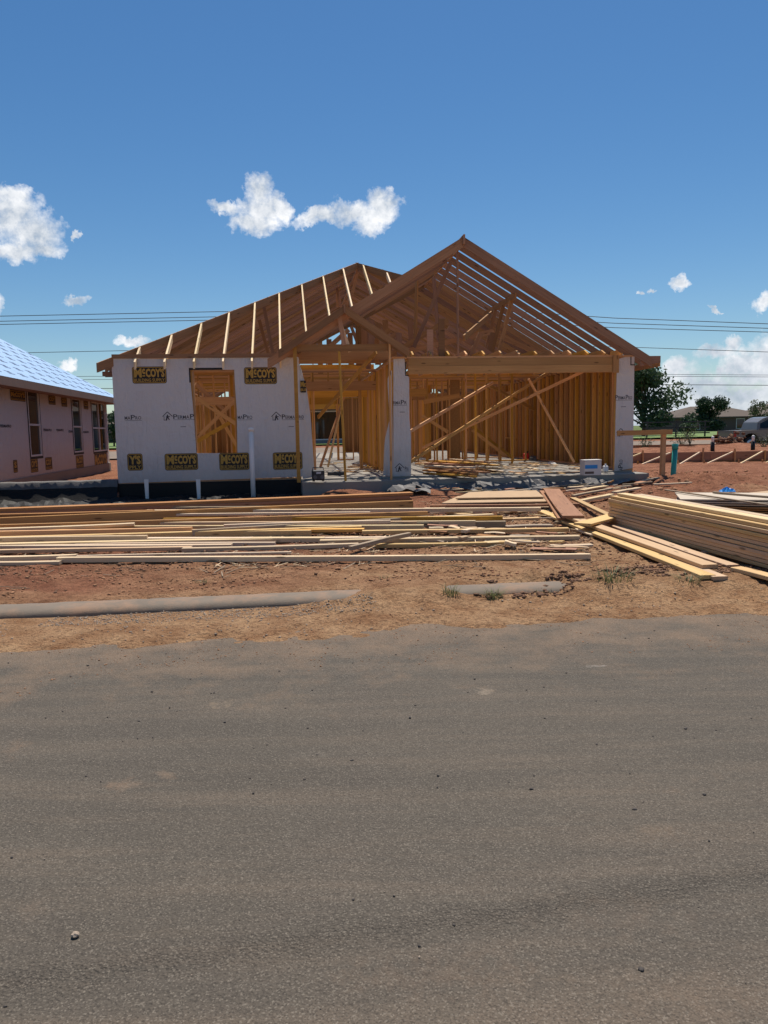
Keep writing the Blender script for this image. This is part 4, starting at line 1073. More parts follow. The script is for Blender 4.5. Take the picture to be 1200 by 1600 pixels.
# prints on its wrap
def side_logo(v0, v1, z0, z1, full=True, txt=None):
    mb = MB()
    X0 = .003
    def rr(a, c, b_, d_, r_, x, mi): mb.add([(x, p[0], p[2]) for p in rrect(a, c, b_, d_, r_, 0)], [tuple(range(20))], mi)
    rr(v0, z0, v1, z1, .04, X0, 0); rr(v0 + .02, z0 + .02, v1 - .02, z1 - .02, .03, X0 + .001, 1); rr(v0 + .035, z0 + .035, v1 - .035, z1 - .035, .03, X0 + .002, 0)
    v, f = text_geo(txt or "McCOY'S", .05); zz = z0 + (z1 - z0) * .36
    mb.add([(X0 + .003, v0 + .06 + a * (v1 - v0 - .12), zz + b_ * (z1 - .05 - zz)) for a, b_ in v], f, 1)
    v, f = text_geo("BUILDING SUPPLY", .02)
    mb.add([(X0 + .003, v0 + .06 + a * (v1 - v0 - .12), z0 + .05 + b_ * (zz - z0 - .08)) for a, b_ in v], f, 1)
    return mb.build('printed_logo', [M['black'], M['yellow']], nwall)
def nlogo(x0, x1, y0, y1, **k):
    v0, z1 = hv(x0, y0, NU); v1, z0 = hv(x1, y1, NU); o = side_logo(v0, v1, min(z0, z1 - .2), z1, **k)
    o.parent = nb_
nlogo(15, 40, 608, 628); nlogo(75, 87, 617, 633, txt="COY"); nlogo(95, 105, 620, 636, txt="COY"); nlogo(130, 138, 626, 640, txt="CO")
nlogo(47, 60, 717, 737, txt="OY'S"); nlogo(70, 82, 715, 733, txt="COY"); nlogo(20, 28, 719, 738, txt="S")
nlogo(118, 131, 712, 730, txt="McCOY"); nlogo(147, 168, 708, 734)
for (x, y) in ((68, 674), (88, 674), (107, 676), (130, 677), (168, 677), (0, 668)):
    v0, z0 = hv(x, y, NU); mb = MB(); v, f = text_geo("PERMAPRO", .03)
    mb.add([(.004, v0 + a * .75, z0 + b_ * .075) for a, b_ in v], f); mb.build('printed_wordmark', M['grey_print'], nb_)

# ------------------------------------------------------------------ lumber in front of the house
def board(a, b_, w_, h, mat, label, cat='board', group=None, name='loose_board', tilt=0.0, bend=0.0, bev=True, base=None):
    """one loose board whose TOP centre line runs a-b (world points)"""
    a = Vector(a); b_ = Vector(b_); L = (b_ - a).length
    gm = sorted(gz1(a.x + (b_.x - a.x) * k / 12, a.y + (b_.y - a.y) * k / 12) for k in range(13))[9] - .015
    up = gm - (min(a.z, b_.z) - h)
    if up > 0: a.z += up; b_.z += up
    n = 8; vs = []; fs = []; c = min(.004, h / 4)
    prof = [(-w_ / 2 + c, -h), (w_ / 2 - c, -h), (w_ / 2, -h + c), (w_ / 2, -c), (w_ / 2 - c, 0), (-w_ / 2 + c, 0), (-w_ / 2, -c), (-w_ / 2, -h + c)]
    ph = random.uniform(0, 6.28); bb = bend or random.uniform(-.02, .02)
    for i in range(n + 1):
        t = i / n; oy = bb * math.sin(math.pi * t); oz = .004 * math.sin(ph + 5 * t)
        for (y, z) in prof: vs.append((t * L, y + oy, z + oz))
    for i in range(n):
        for j in range(8):
            k = i * 8 + j; fs.append((k, k + 8, i * 8 + 8 + (j + 1) % 8, i * 8 + (j + 1) % 8))
    fs.append(tuple(range(8))); fs.append(tuple(n * 8 + j for j in range(7, -1, -1)))
    o = mesh(name, vs, fs, mat)
    bm = bmesh.new(); bm.from_mesh(o.data); bmesh.ops.recalc_face_normals(bm, faces=list(bm.faces)); bm.to_mesh(o.data); bm.free()
    x = (b_ - a).normalized(); y = Vector((0, 0, 1)).cross(x).normalized(); z = x.cross(y)
    o.matrix_world = Matrix.Translation(a) @ Matrix((x, y, z)).transposed().to_4x4() @ Matrix.Rotation(tilt, 4, 'X')
    return tag(o, label, cat, group)
GRP = 'boards spread in long rows in front of the frame'
def row(x0, y0, x1, y1, zt, w_, h, mat, label, n=1, **k):
    for i in range(n):
        zz = zt - i * (h + .002)
        a = on_z(x0, y0, zt); b_ = on_z(x1 , y1, zt); d = (b_ - a).normalized()
        a = a + d * random.uniform(-.1, .12) * (i > 0); b_ = b_ + d * random.uniform(-.12, .12) * (i > 0)
        a.z = b_.z = zz
        lb = label if n == 1 else ('top layer of ', 'middle layer of ', 'bottom layer of ')[min(i, 2)] + label
        board(a, b_, w_, h, mat, lb, group=GRP, **k)
LR, LP, LY, LG, FR = M['lumber_red'], M['lumber_pale'], M['lumber'], M['lumber_grey'], M['frame']
row(-150, 800, 643, 769, .38, .235, .052, M['lumber_red'], 'the brown plank pile nearest the porch slab', n=3)
row(-160, 815, 645, 782, .33, .06, .14, FR, 'brown board on edge just before the layered plank pile, first of two')
row(-160, 824, 668, 799, .29, .055, .14, FR, 'brown board on edge one row nearer the road than the one below the plank pile')
row(-140, 833, 300, 823, .27, .07, .10, FR, 'orange-brown board at left, between two on-edge rows, ending left of the pipe')
row(300, 828, 668, 806, .25, .05, .085, LG, 'thin grey-brown board starting below the white pipe')
row(-150, 843, 565, 822, .23, .10, .085, LY, 'yellow double-thick board ending at middle, pale cut end')
row(566, 829, 888, 824, .21, .10, .05, LY, 'yellow board continuing to the right of the pale cut end')
row(-150, 843, 230, 836, .24, .07, .06, LP, 'pale thin board at far left in the middle of the rows')
row(-150, 852, 560, 838, .19, .11, .05, LP, 'pale board at left in the row fourth from the road')
row(500, 843, 905, 836, .19, .12, .05, LP, 'pale wide board at right in the row fourth from the road')
row(-150, 862, 300, 853, .18, .09, .045, LY, 'yellow board at far left, third row from the road')
row(285, 856, 560, 849, .175, .09, .05, LP, 'pale board below the pipe in the third row from the road')
row(566, 850, 830, 845, .175, .09, .05, LY, 'yellow board right of middle in the third row from the road')
row(-150, 872, 120, 866, .18, .08, .05, LP, 'pale board at far left in the front row')
row(120, 868, 455, 861, .17, .05, .03, LP, 'short pale lath just behind the front row')
row(90, 871, 922, 865, .175, .07, .06, LP, 'single long pale board nearest the road, lying across dirt')
row(-150, 880, 95, 876, .15, .09, .04, LP, 'pale board at left edge nearest the road')
row(350, 819, 610, 812, .27, .06, .05, LP, 'pale narrow board lying on the brown on-edge boards')
row(-60, 828, 210, 817, .29, .12, .04, LP, 'pale flat board at left on top of reddish ones')
row(672, 793, 905, 790, .22, .09, .09, M['lumber_red'], 'reddish brown plank behind the splintered boards at right')
row(672, 800, 850, 797, .20, .08, .04, LP, 'pale broken board right of the on-edge boards, rear one')
row(640, 808, 770, 803, .22, .14, .05, LP, 'pale board end right of the on-edge boards')
row(676, 812, 842, 808, .19, .12, .04, LY, 'yellow board right of the on-edge boards, before the pale ones')
row(560, 818, 790, 815, .22, .10, .09, LG, 'grey weathered board in the middle of the rows')
row(790, 821, 862, 819, .18, .14, .03, LG, 'short grey board end beside scattered offcuts')
row(860, 852, 925, 850, .16, .10, .03, LP, 'short pale offcut at right end of the rows')
row(-130, 806, 240, 797, .33, .12, .05, LR, 'reddish flat board at left leaning on the plank pile')
FG = 'long boards packed between the middle rows'
rr2 = random.Random(21)
fill = [(801, 790), (812, 805), (824, 818), (835, 827), (846, 838), (858, 848), (820, 812), (842, 836), (806, 799), (816, 812), (830, 824), (851, 845), (797, 792)]
for i, (yl, yr) in enumerate(fill):
    xa = rr2.uniform(-150, 260); xb = xa + rr2.uniform(430, 640); yv = min(yl, yr) + 4; zt = .13 + (872 - yv) / 80 * .17
    sl = (yr - yl) * .25 - (868 - yv) * .022 * 1.6
    mt = rr2.choice((LP, LY, LG, LP, FR)); a = on_z(xa, yv - sl * .2, zt); b_ = on_z(xb, yv + sl * .8, zt)
    o = board(a, b_, rr2.choice((.06, .09, .12)), rr2.choice((.038, .06, .09)), mt, 'x', group=FG)
    o['label'] = {'pale_spruce': 'pale', 'fresh_yellow_pine': 'yellow', 'weathered_board': 'grey', 'reddish_board': 'reddish', 'framing_pine': 'orange-brown'}[mt.name] + ' board wedged low between the long rows, ' + ('left' if xa < 0 else 'centre left' if xa < 150 else 'centre') + (' rear' if yv < 815 else ' middle' if yv < 840 else ' front')
# slanting board across the rows
a = on_z(546, 853, .22); b_ = on_z(640, 832, .27)
board(a, b_, .06, .05, LG, 'short grey-brown board lying slantwise across the rows', group=GRP)
# plywood sheets and scraps
def panel(pts, z, th, mat, name, label, cat, group=None, zs=None):
    P_ = [on_z(x, y, z) for x, y in pts]; zs = zs or [0] * len(P_)
    n = len(P_); vs = [(p.x, p.y, p.z + d) for p, d in zip(P_, zs)] + [(p.x, p.y, p.z - th + d) for p, d in zip(P_, zs)]
    c = sum((Vector(v) for v in vs), Vector()) / len(vs)
    fs = [tuple(range(n)), tuple(range(2 * n - 1, n - 1, -1))] + [(i, i + n, (i + 1) % n + n, (i + 1) % n) for i in range(n)]
    o = mesh(name, [tuple(Vector(v) - c) for v in vs], fs, mat); o.location = c
    bm = bmesh.new(); bm.from_mesh(o.data); bmesh.ops.recalc_face_normals(bm, faces=list(bm.faces)); bm.to_mesh(o.data); bm.free()
    return tag(o, label, cat, group)
panel([(712, 778), (735, 768), (838, 766), (850, 776)], .30, .02, M['ply'], 'plywood_sheet', 'tan plywood sheet, uppermost, before the black plastic', 'plywood')
panel([(690, 786), (716, 775), (846, 773), (862, 783)], .26, .02, M['ply'], 'plywood_sheet', 'tan plywood sheet under another, ragged left corner', 'plywood')
panel([(800, 792), (812, 785), (880, 784), (890, 792)], .22, .02, M['ply'], 'plywood_sheet', 'small tan plywood piece by the reddish wide board', 'plywood')
SG = 'offcuts scattered at the right end of the rows'
rnd = random.Random(3)
for i in range(46):
    px = rnd.uniform(650, 905); py = rnd.uniform(790, 858)
    p = on_z(px, py, .17); z = gz1(p.x, p.y) + rnd.uniform(.03, .07); an = rnd.gauss(0.05, .35); L = rnd.uniform(.12, .55)
    d = Vector((math.cos(an), math.sin(an), 0)) * L / 2; p.z = z
    mt = rnd.choice((LP, LY, LG, M['lumber_red'], M['ply'])); L2 = 'short ' if L < .3 else 'long '
    o = board(p - d + Vector((0, 0, rnd.uniform(-.01, .03))), p + d, rnd.choice((.04, .09, .09, .14)), rnd.choice((.012, .02, .038)), mt,
          'offcut', 'offcut', SG, name='wood_offcut')
    o['label'] = L2 + {'pale_spruce': 'pale', 'fresh_yellow_pine': 'yellow', 'weathered_board': 'grey', 'reddish_board': 'reddish', 'plywood_sheet': 'tan plywood'}[mt.name] + ' offcut among the splintered boards right of centre'
# the wide reddish boards
a = on_z(862, 764, .36); b_ = on_z(896, 806, .30)
board(a, b_, .30, .035, M['lumber_red'], 'wide reddish board with its near end on the yellow planks', name='wide_board', tilt=0.0)
a = on_z(855, 766, .30); b_ = on_z(888, 809, .24); board(a, b_, .30, .035, M['lumber_red'], 'wide reddish board underneath the other wide one', name='wide_board')
a = on_z(880, 762, .32); b_ = on_z(848, 763, .32); board(a, b_, .12, .03, M['lumber_red'], 'short reddish piece laid across the far end of the wide boards', name='wood_offcut', cat='offcut')
# fresh boards pointing at the road
YG = 'fresh yellow boards pointing at the road'
def yb(x0, y0, x1, y1, z0, z1, w_, label, h=.038, mat=None):
    a = on_z(x0, y0, z0); b_ = on_z(x1, y1, z1); board(a, b_, w_, h, mat or LY, label, group=YG, name='yellow_board')
yb(846, 797, 1107, 899, .22, .17, .14, 'fresh yellow board, leftmost of those pointing at the road')
yb(868, 800, 1126, 900, .22, .17, .14, 'fresh yellow board ending nearest the road, second from left')
yb(893, 806, 1110, 882, .27, .21, .16, 'fresh yellow board lying on top of the two leftmost ones')
yb(945, 815, 1146, 882, .20, .17, .13, 'fresh yellow board lying along the foot of the tall stack')
yb(1150, 886, 1260, 912, .18, .17, .13, 'fresh yellow board end at the right edge beside the tall stack')
yb(895, 777, 954, 804, .28, .26, .10, 'fresh yellow board behind the others, by the stack end')
yb(910, 818, 960, 804, .30, .30, .24, 'short wide board lying crosswise on the yellow ones', h=.03)
yb(908, 781, 955, 771, .25, .30, .12, 'pale thick board leaning towards the stack end', mat=LP, h=.05)
yb(895, 776, 955, 764, .22, .30, .08, 'dark grey board behind the pale thick one', mat=LG)
yb(960, 768, 998, 761, .32, .32, .12, 'pale board end sticking out behind the tall stack', mat=LP)
yb(900, 826, 925, 835, .20, .20, .03, 'thin pale lath beside the yellow boards', mat=LP, h=.02)
# the tall stack
gA = on_z(951, 820, .17); gB = on_z(1200, 894, .13); dS = (gB - gA); dS.z = 0; dS.normalize(); nS = Vector((-dS.y, dS.x, 0))
if nS.x < 0: nS = -nS
base = gA.copy(); base.z = .155; SLOPE = 0.0
ORD = ['bottom', 'second', 'third', 'fourth', 'fifth', 'sixth', 'seventh', 'eighth', 'ninth', 'tenth']
TG = 'boards of the tall yellow stack at the right'
Ls = 4.9
for i in range(9):
    off = rnd.uniform(-.012, .012); e = rnd.uniform(-.015, .015)
    z = .17 + (i + 1) * .0415
    a = gA + nS * (.143 + off) + dS * e; b_ = a + dS * Ls; a.z = z; b_.z = z - .02
    board(a, b_, .286, .038, LY, 'yellow board, %s from the ground in the tall stack at right' % ('lowest' if i == 0 else ORD[i]), group=TG, name='stacked_board', bend=.004)
z = .17 + 9 * .0415
for (o1, w_, lb, e, zz) in ((.075, .14, 'narrow yellow board on the stack top, at its near edge', .03, .0415), (.215, .13, 'narrow yellow board on the stack top, at its far edge', -.05, .0415),
                            (.13, .13, 'topmost pale yellow board but one, lying along the stack', .12, .083), (.26, .10, 'topmost pale yellow board, along the far edge of the stack', .35, .084)):
    a = gA + nS * o1 + dS * e; b_ = a + dS * (Ls + .2); a.z = z + zz; b_.z = z + zz - .02
    board(a, b_, w_, .038, LY if 'top,' in lb else LP, lb, group=TG, name='stacked_board', bend=.006)
for q_ in (.5, 2.4, 4.4):
    a = gA + dS * q_ - nS * .02; b_ = a + nS * .34; a.z = b_.z = .165; board(a, b_, .089, .06, LG, 'bearer under the tall stack, %s' % {.5: 'far end', 2.4: 'middle', 4.4: 'near end'}[q_], 'bearer', name='bearer')
# cream panels stacked behind
pc = on_z(1125, 782, .40); 
for i in range(7):
    rz = R(-22 + rnd.uniform(-2, 2)) if i < 6 else R(-17)
    o = mesh('wall_panel', boxv(-1.22, -.61, 0, 1.22, .61, .020), BF, M['panel'] if i > 3 else M['osb'])
    o.location = (pc.x + .75 + rnd.uniform(-.05, .05), pc.y + .15 + rnd.uniform(-.04, .04), .2 + i * .036); o.rotation_euler = (0, 0, rz)
    tag(o, 'cream wall panel in the low pile behind the tall stack, %s' % ('uppermost' if i == 6 else ORD[i] + (' layer' if i == 0 else ' from the bottom')), 'panel', 'panels piled behind the tall stack')
a = on_z(1040, 765, .47); b_ = on_z(1235, 792, .47); board(a, b_, .05, .02, LG, 'dark thin strip of wood lying across the cream panels', 'strip', name='wood_strip')
a = on_z(1115, 768, .47); b_ = on_z(1240, 778, .47); board(a, b_, .05, .03, LG, 'grey strip of wood at the back of the cream panels', 'strip', name='wood_strip')
def crumple(name, c, sx, sy, sz, mat, label, cat, n=10, seed=1):
    r_ = random.Random(seed); vs = []; fs = []
    for i in range(n + 1):
        for j in range(n + 1):
            x = i / n - .5; y = j / n - .5; e = 1 - max(abs(x), abs(y)) * 2
            vs.append((x * sx * 2 + r_.uniform(-.06, .06) * sx, y * sy * 2 + r_.uniform(-.06, .06) * sy, sz * (max(0, e) ** .5) * r_.uniform(.3, 1.0)))
    for i in range(n):
        for j in range(n):
            k = i * (n + 1) + j; fs.append((k, k + n + 1, k + n + 2, k + 1))
    o = mesh(name, vs, fs, mat); o.location = c; return tag(o, label, cat)
p = on_z(1136, 768, .46); crumple('plastic_bag', p, .11, .08, .09, M['blue'], 'crumpled blue plastic lying on the cream panels', 'plastic bag', seed=4)
p = on_z(1065, 762, .2); o = panel([(1058, 767), (1060, 760), (1076, 760), (1077, 767)], .22, .05, LP, 'wood_block', 'small pale wood block on the dirt behind the panels', 'block')
a = on_z(1175, 772, .3); b_ = on_z(1240, 764, .3); board(a, b_, .25, .03, M['ply'], 'orange-tan plank at the right edge behind the panels', name='loose_board')

# ------------------------------------------------------------------ white pipe, stakes, sewer pipe, batter board
def vpipe(name, px, ytop, ybot, v, r_, mat, label, cat, cap=True, lean=0.0):
    u0, zt_ = hu(px, ytop, v); u1, zb_ = hu(px, ybot, v)
    e = empty(name, H(u0, v, 0)); tag(e, label, cat)
    pts = [(0, 0, zb_ - .25), (0, 0, zt_ * .5), (lean, 0, zt_)]
    tube('pipe_shaft', pts, r_, mat, e, 14)
    if cap: tube('cap', [(lean, 0, zt_ - .05), (lean, 0, zt_ + .015), (lean, 0, zt_ + .03)], [r_ * 1.25, r_ * 1.25, r_ * .5], mat, e, 14)
    return e
vpipe('vent_pipe', 392, 670, 772, -.45, .052, M['pvc'], 'white upright plastic pipe with cap before the wrapped wall', 'pipe')
for (px, lab) in ((230, 'white lath stake at the wall foot, left of the other'), (311, 'white lath stake at the wall foot, nearer the white pipe')):
    u0, zt_ = hu(px - 1.5, 749, -.5); o = mesh('lath_stake', [(-.03, -.01, 0), (.03, -.01, 0), (.03, .01, 0), (-.03, .01, 0), (-.045, -.01, .5), (.045, -.01, .5), (.045, .01, .5), (-.045, .01, .5)], BF, M['pvc'])
    o.location = H(u0, -.5, zt_ - .5); tag(o, lab, 'stake')
# teal sewer pipe
tp = hit(1052, 741, (0, 18.3, 0), Vector((0, 1, 0))); tt = hit(1055, 694, (0, 18.3, 0), Vector((0, 1, 0)))
e = empty('sewer_pipe', (tp.x, tp.y, 0)); tag(e, 'teal plastic sewer pipe standing in dirt right of the frame', 'pipe')
tube('pipe_shaft', [(0, 0, tp.z - .3), (0, 0, tp.z), (tt.x - tp.x, 0, tt.z - .1)], .062, M['teal'], e, 16)
tube('cap', [((tt.x - tp.x) * .97, 0, tt.z - .12), ((tt.x - tp.x) * 1.0, 0, tt.z), ((tt.x - tp.x) * 1.0, 0, tt.z + .01)], [.074, .074, .06], M['teal'], e, 16)
# batter board
pb = hit(1034, 752, (0, 17.4, 0), Vector((0, 1, 0))); pt = hit(1037, 671, (0, 17.4, 0), Vector((0, 1, 0))); pl = hit(964, 674, (0, 17.0, 0), Vector((0, 1, 0)))
e = empty('batter_board', (pb.x, pb.y, 0)); tag(e, 'wooden post with a level rail reaching to the right wrapped pier', 'batter board')
beam('post', (0, 0, pb.z - .3), (pt.x - pb.x, 0, pt.z), .12, .089, M['frame'], e)
beam('rail', (pl.x - pb.x, -.42 + (pl.y - 17.0), pt.z - .06), (pt.x - pb.x + .16, -.08, pt.z - .06), .038, .11, M['frame'], e)

# ------------------------------------------------------------------ formwork of the next foundation
fw = empty('foundation_formwork', (11.5, 27.5, 0), R(-6)); tag(fw, 'low board formwork with slanting braces round the red dirt pad', 'formwork')
def fz(x): return .42
fx0, fx1 = -3.4, 12.0
def G(x, y): # local to world ground height
    c_, s_ = math.cos(R(-6)), math.sin(R(-6)); return gz1(11.5 + x * c_ - y * s_, 27.5 + x * s_ + y * c_)
x = fx0
while x < fx1:
    beam('form_board', (x, 0, .40), (min(x + 3.6, fx1) - .01, 0, .40), .04, .30, M['lumber_red'], fw)
    beam('form_board', (x, 0, .10), (min(x + 3.6, fx1) - .01, 0, .10), .04, .28, M['lumber_red'], fw)
    beam('form_board', (x, 12, .40), (min(x + 3.6, fx1) - .01, 12, .40), .04, .26, M['lumber_red'], fw); x += 3.6
for yy in (0.03, 4.03, 8.03): beam('form_board', (fx0, yy, .40), (fx0, yy + 3.94, .40), .04, .30, M['lumber_red'], fw)
x = fx0 + .3
while x < fx1:
    beam('form_stake', (x, -.06, -.1), (x + rnd.uniform(-.04, .04), -.06, .62 + rnd.uniform(-.05, .1)), .07, .05, FR, fw)
    L = rnd.uniform(1.0, 1.6); beam('form_brace', (x - L, -.9, .12), (x - .1, -.09, .54), .05, .04, M['jack'], fw)
    beam('form_stake', (x - L, -.92, -.1), (x - L, -.92, .3), .06, .04, FR, fw)
    x += rnd.uniform(.75, 1.15)
# dirt pad inside
bm = MB(); N = 24
for i in range(N + 1):
    for j in range(N + 1):
        xx = fx0 + .05 + (fx1 - fx0 - .1) * i / N; yy = .05 + 11.9 * j / N
        bm.v.append((xx, yy, .40 + rnd.uniform(-.04, .05) - (.1 if j == 0 else 0)))
for i in range(N):
    for j in range(N):
        k = i * (N + 1) + j; bm.f.append((k, k + N + 1, k + N + 2, k + 1)); bm.m.append(0)
pad = bm.build('dirt_pad', M['dirt'], None, True); pad.location = (11.5, 27.5, 0); pad.rotation_euler = (0, 0, R(-6)); tag(pad, kind='structure')
for (px, lab) in ((1113, 'dark drain stub with grey top in the dirt pad, nearer the frame'), (1176, 'dark drain stub with grey top in the dirt pad, by the truck')):
    p = hit(px, 712, (0, 32, 0), Vector((0, 1, 0))); e = empty('drain_stub', (p.x, 32, .38)); tag(e, lab, 'pipe', 'drain stubs in the dirt pad')
    tube('sleeve', [(0, 0, -.1), (0, 0, .40)], .085, M['black'], e, 10); tube('pipe_end', [(0, 0, .36), (0, 0, .62), (0, 0, .66)], [.055, .055, .03], M['pvc'], e, 10)

# ------------------------------------------------------------------ things on the slab
def on_slab(px, py): return hit(px, py, (0, 0, ZS), Vector((0, 0, 1)))
e = empty('jobsite_radio', on_slab(497, 751) + Vector((0, .05, -.012)), R(12)); tag(e, 'black boxy jobsite radio on the porch slab', 'radio')
o = box('case', -.13, -.09, .02, .13, .09, .24, M['metal'], e, .02)
tube('handle', [(-.12, 0, .23), (-.11, 0, .29), (.11, 0, .29), (.12, 0, .23)], .010, M['metal'], e, 6)
mb = MB()
for cx in (-.075, .075): mb.add([(cx + .042 * math.cos(k * math.pi / 6), -.0925, .09 + .042 * math.sin(k * math.pi / 6)) for k in range(12)], [tuple(range(12))])
mb.build('speaker', M['greypoly'], e)
box('display', -.05, -.0935, .16, .05, -.0905, .20, M['card'], e)
for sx in (-.1, .1): box('foot', sx - .02, -.07, 0, sx + .02, .07, .02, M['black'], e)
e = empty('battery_charger', on_slab(512, 743), R(8)); tag(e, 'flat black charger lying behind the radio on the porch', 'charger'); box('case', 0, -.08, 0, .42, .10, .09, M['metal'], e, .01); tube('cord', [(.1, 0, .1), (.2, .02, .14), (.35, 0, .11)], .008, M['pvc'], e, 5)
e = empty('cardboard_box', on_slab(923, 742), R(8)); tag(e, 'white cardboard box with blue print at the right end of the garage slab', 'box')
box('carton', -.19, -.12, 0, .19, .14, .30, M['card'], e, .004); box('printed_band', -.18, -.1225, .14, .10, -.1205, .22, M['blue'], e); box('printed_band', -.18, -.1225, .03, .02, -.1205, .08, M['brick'], e)
mb = MB(); put_text(mb, "NAILS", -.15, .235, .12, .275, -.122, 0, .02) if False else None
box('lid', -.195, -.125, .301, .195, .145, .33, M['card'], e, .003)
e = empty('plastic_jug', on_slab(946, 737), 0); tag(e, 'small white plastic jug beside the cardboard box', 'jug'); box('jug_body', -.06, -.04, 0, .06, .04, .14, M['pvc'], e, .02); tube('neck', [(0, 0, .13), (0, 0, .18)], .02, M['pvc'], e, 8)
e = empty('fuel_can', on_slab(822, 719), 0); tag(e, 'small red can by the right garage wall', 'can'); box('can_body', -.09, -.06, 0, .09, .06, .22, M['red'], e, .02); tube('spout', [(0.02, 0, .2), (.06, 0, .29)], .018, M['black'], e, 8)
crumple('cloth_bag', on_slab(833, 720), .13, .10, .24, M['greypoly'], 'grey sagging bag on the garage slab by the red can', 'bag', seed=6)
crumple('plastic_wrapper', on_slab(862, 725), .13, .08, .09, M['pvc'], 'crumpled white wrapper on the garage slab', 'wrapper', seed=9)
PG = 'boards lying in the pile on the garage slab'
for i in range(22):
    x0 = rnd.uniform(645, 710); y0 = rnd.uniform(724, 741); L = rnd.uniform(50, 95)
    a = on_slab(x0, y0); b_ = on_slab(x0 + L, y0 + rnd.uniform(2, 9)); lv = (i // 4) * .042 + .042
    a.z = ZS + lv; b_.z = ZS + lv
    board(a, b_, rnd.choice((.09, .14, .19)), .038, rnd.choice((LG, M['lumber_red'], FR, LP)), 'board in the low pile on the garage slab left of the middle', 'board', PG, name='piled_board')
for i in range(34):
    x0 = rnd.uniform(740, 905); y0 = rnd.uniform(724, 741); L = rnd.uniform(15, 50)
    a = on_slab(x0, y0); b_ = on_slab(min(x0 + L, 935), y0 + rnd.uniform(-2, 5)); a.z = b_.z = ZS + rnd.choice((.025, .045))
    board(a, b_, rnd.choice((.05, .09)), .022, rnd.choice((LP, LY, FR)), 'thin wood scrap on the garage slab right of the board pile', 'offcut', 'wood scraps on the garage slab', name='wood_offcut')
for i in range(16):
    p = on_slab(rnd.uniform(505, 590), rnd.uniform(722, 742)); an = rnd.uniform(-.6, .6); d = Vector((math.cos(an), math.sin(an), 0)) * rnd.uniform(.1, .4); p.z = ZS + .03
    board(p - d, p + d, .06, .025, rnd.choice((LP, FR)), 'thin wood scrap on the porch floor', 'offcut', 'wood scraps on the porch floor', name='wood_offcut')

for i in range(26):
    u_ = rnd.uniform(6.5, 11.8); v_ = rnd.uniform(-2.2, -1.0); q_ = H(u_, v_, 0); an = R(7) + rnd.gauss(0, .4); L = rnd.uniform(.15, .9); d = Vector((math.cos(an), math.sin(an), 0)) * L / 2; q_.z = gz1(q_.x, q_.y) + .06
    mt = rnd.choice((LG, LG, LR, LP)); board(q_ - d, q_ + d + Vector((0, 0, rnd.uniform(0, .05))), rnd.choice((.04, .09, .14)), .03, mt, {'weathered_board': 'grey', 'reddish_board': 'reddish', 'pale_spruce': 'pale'}[mt.name] + ' wood scrap on the dirt before the plastic at the garage slab', 'offcut', 'wood scraps before the garage slab', name='wood_offcut')
# crumpled plastic along the slab edge
def crumpled_strip(name, u0, u1, v0, v1, z0, z1, mat, label, seed, amp=.07):
    r_ = random.Random(seed); nx_, ny_ = int((u1 - u0) * 11), 9; vs = []; fs = []
    for i in range(nx_ + 1):
        for j in range(ny_ + 1):
            t = j / ny_; u = u0 + (u1 - u0) * i / nx_; v = v0 + (v1 - v0) * t
            p = H(u, v, 0); g_ = gz1(p.x, p.y)
            z = max(g_ + .01, z0 + (z1 - z0) * t) + r_.uniform(0, amp) * (1 if 0 < j else .4) + .05 * math.sin(u * 5 + j)
            q_ = H(u + r_.uniform(-.03, .03), v + r_.uniform(-.03, .03), z); vs.append(q_)
    for i in range(nx_):
        for j in range(ny_):
            k = i * (ny_ + 1) + j; fs.append((k, k + 1, k + ny_ + 2, k + ny_ + 1))
    return tag(mesh(name, vs, fs, mat), label, 'plastic sheet')
crumpled_strip('plastic_sheet', 6.3, 11.2, -.63, -1.35, .34, .14, M['greypoly'], 'crumpled grey plastic sheet along the garage slab edge', 5, .05)
crumpled_strip('plastic_sheet', 5.7, 6.5, -.9, -1.9, .25, .17, M['greypoly'], 'crumpled grey plastic heap before the left garage pier', 8, .09)
crumpled_strip('plastic_sheet', -6.5, 3.9, -.05, -1.6, .16, .12, M['poly'], 'black plastic sheet on the ground below the wrapped wall', 12, .05)  # near-black crumpled strip along the wall foot and further left

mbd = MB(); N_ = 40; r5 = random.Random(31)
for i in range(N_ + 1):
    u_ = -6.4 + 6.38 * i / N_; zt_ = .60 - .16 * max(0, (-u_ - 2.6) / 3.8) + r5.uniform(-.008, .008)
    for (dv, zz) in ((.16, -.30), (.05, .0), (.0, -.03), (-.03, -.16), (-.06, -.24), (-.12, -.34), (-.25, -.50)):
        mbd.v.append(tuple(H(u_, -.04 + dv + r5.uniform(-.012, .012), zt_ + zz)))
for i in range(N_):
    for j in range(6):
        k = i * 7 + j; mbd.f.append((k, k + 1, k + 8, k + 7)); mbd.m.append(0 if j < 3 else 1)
o = mbd.build('draped_sheet', [M['greypoly'], M['poly']], None, True); tag(o, 'grey sheet with black lower edge draped over the bank between the two houses', 'plastic sheet')

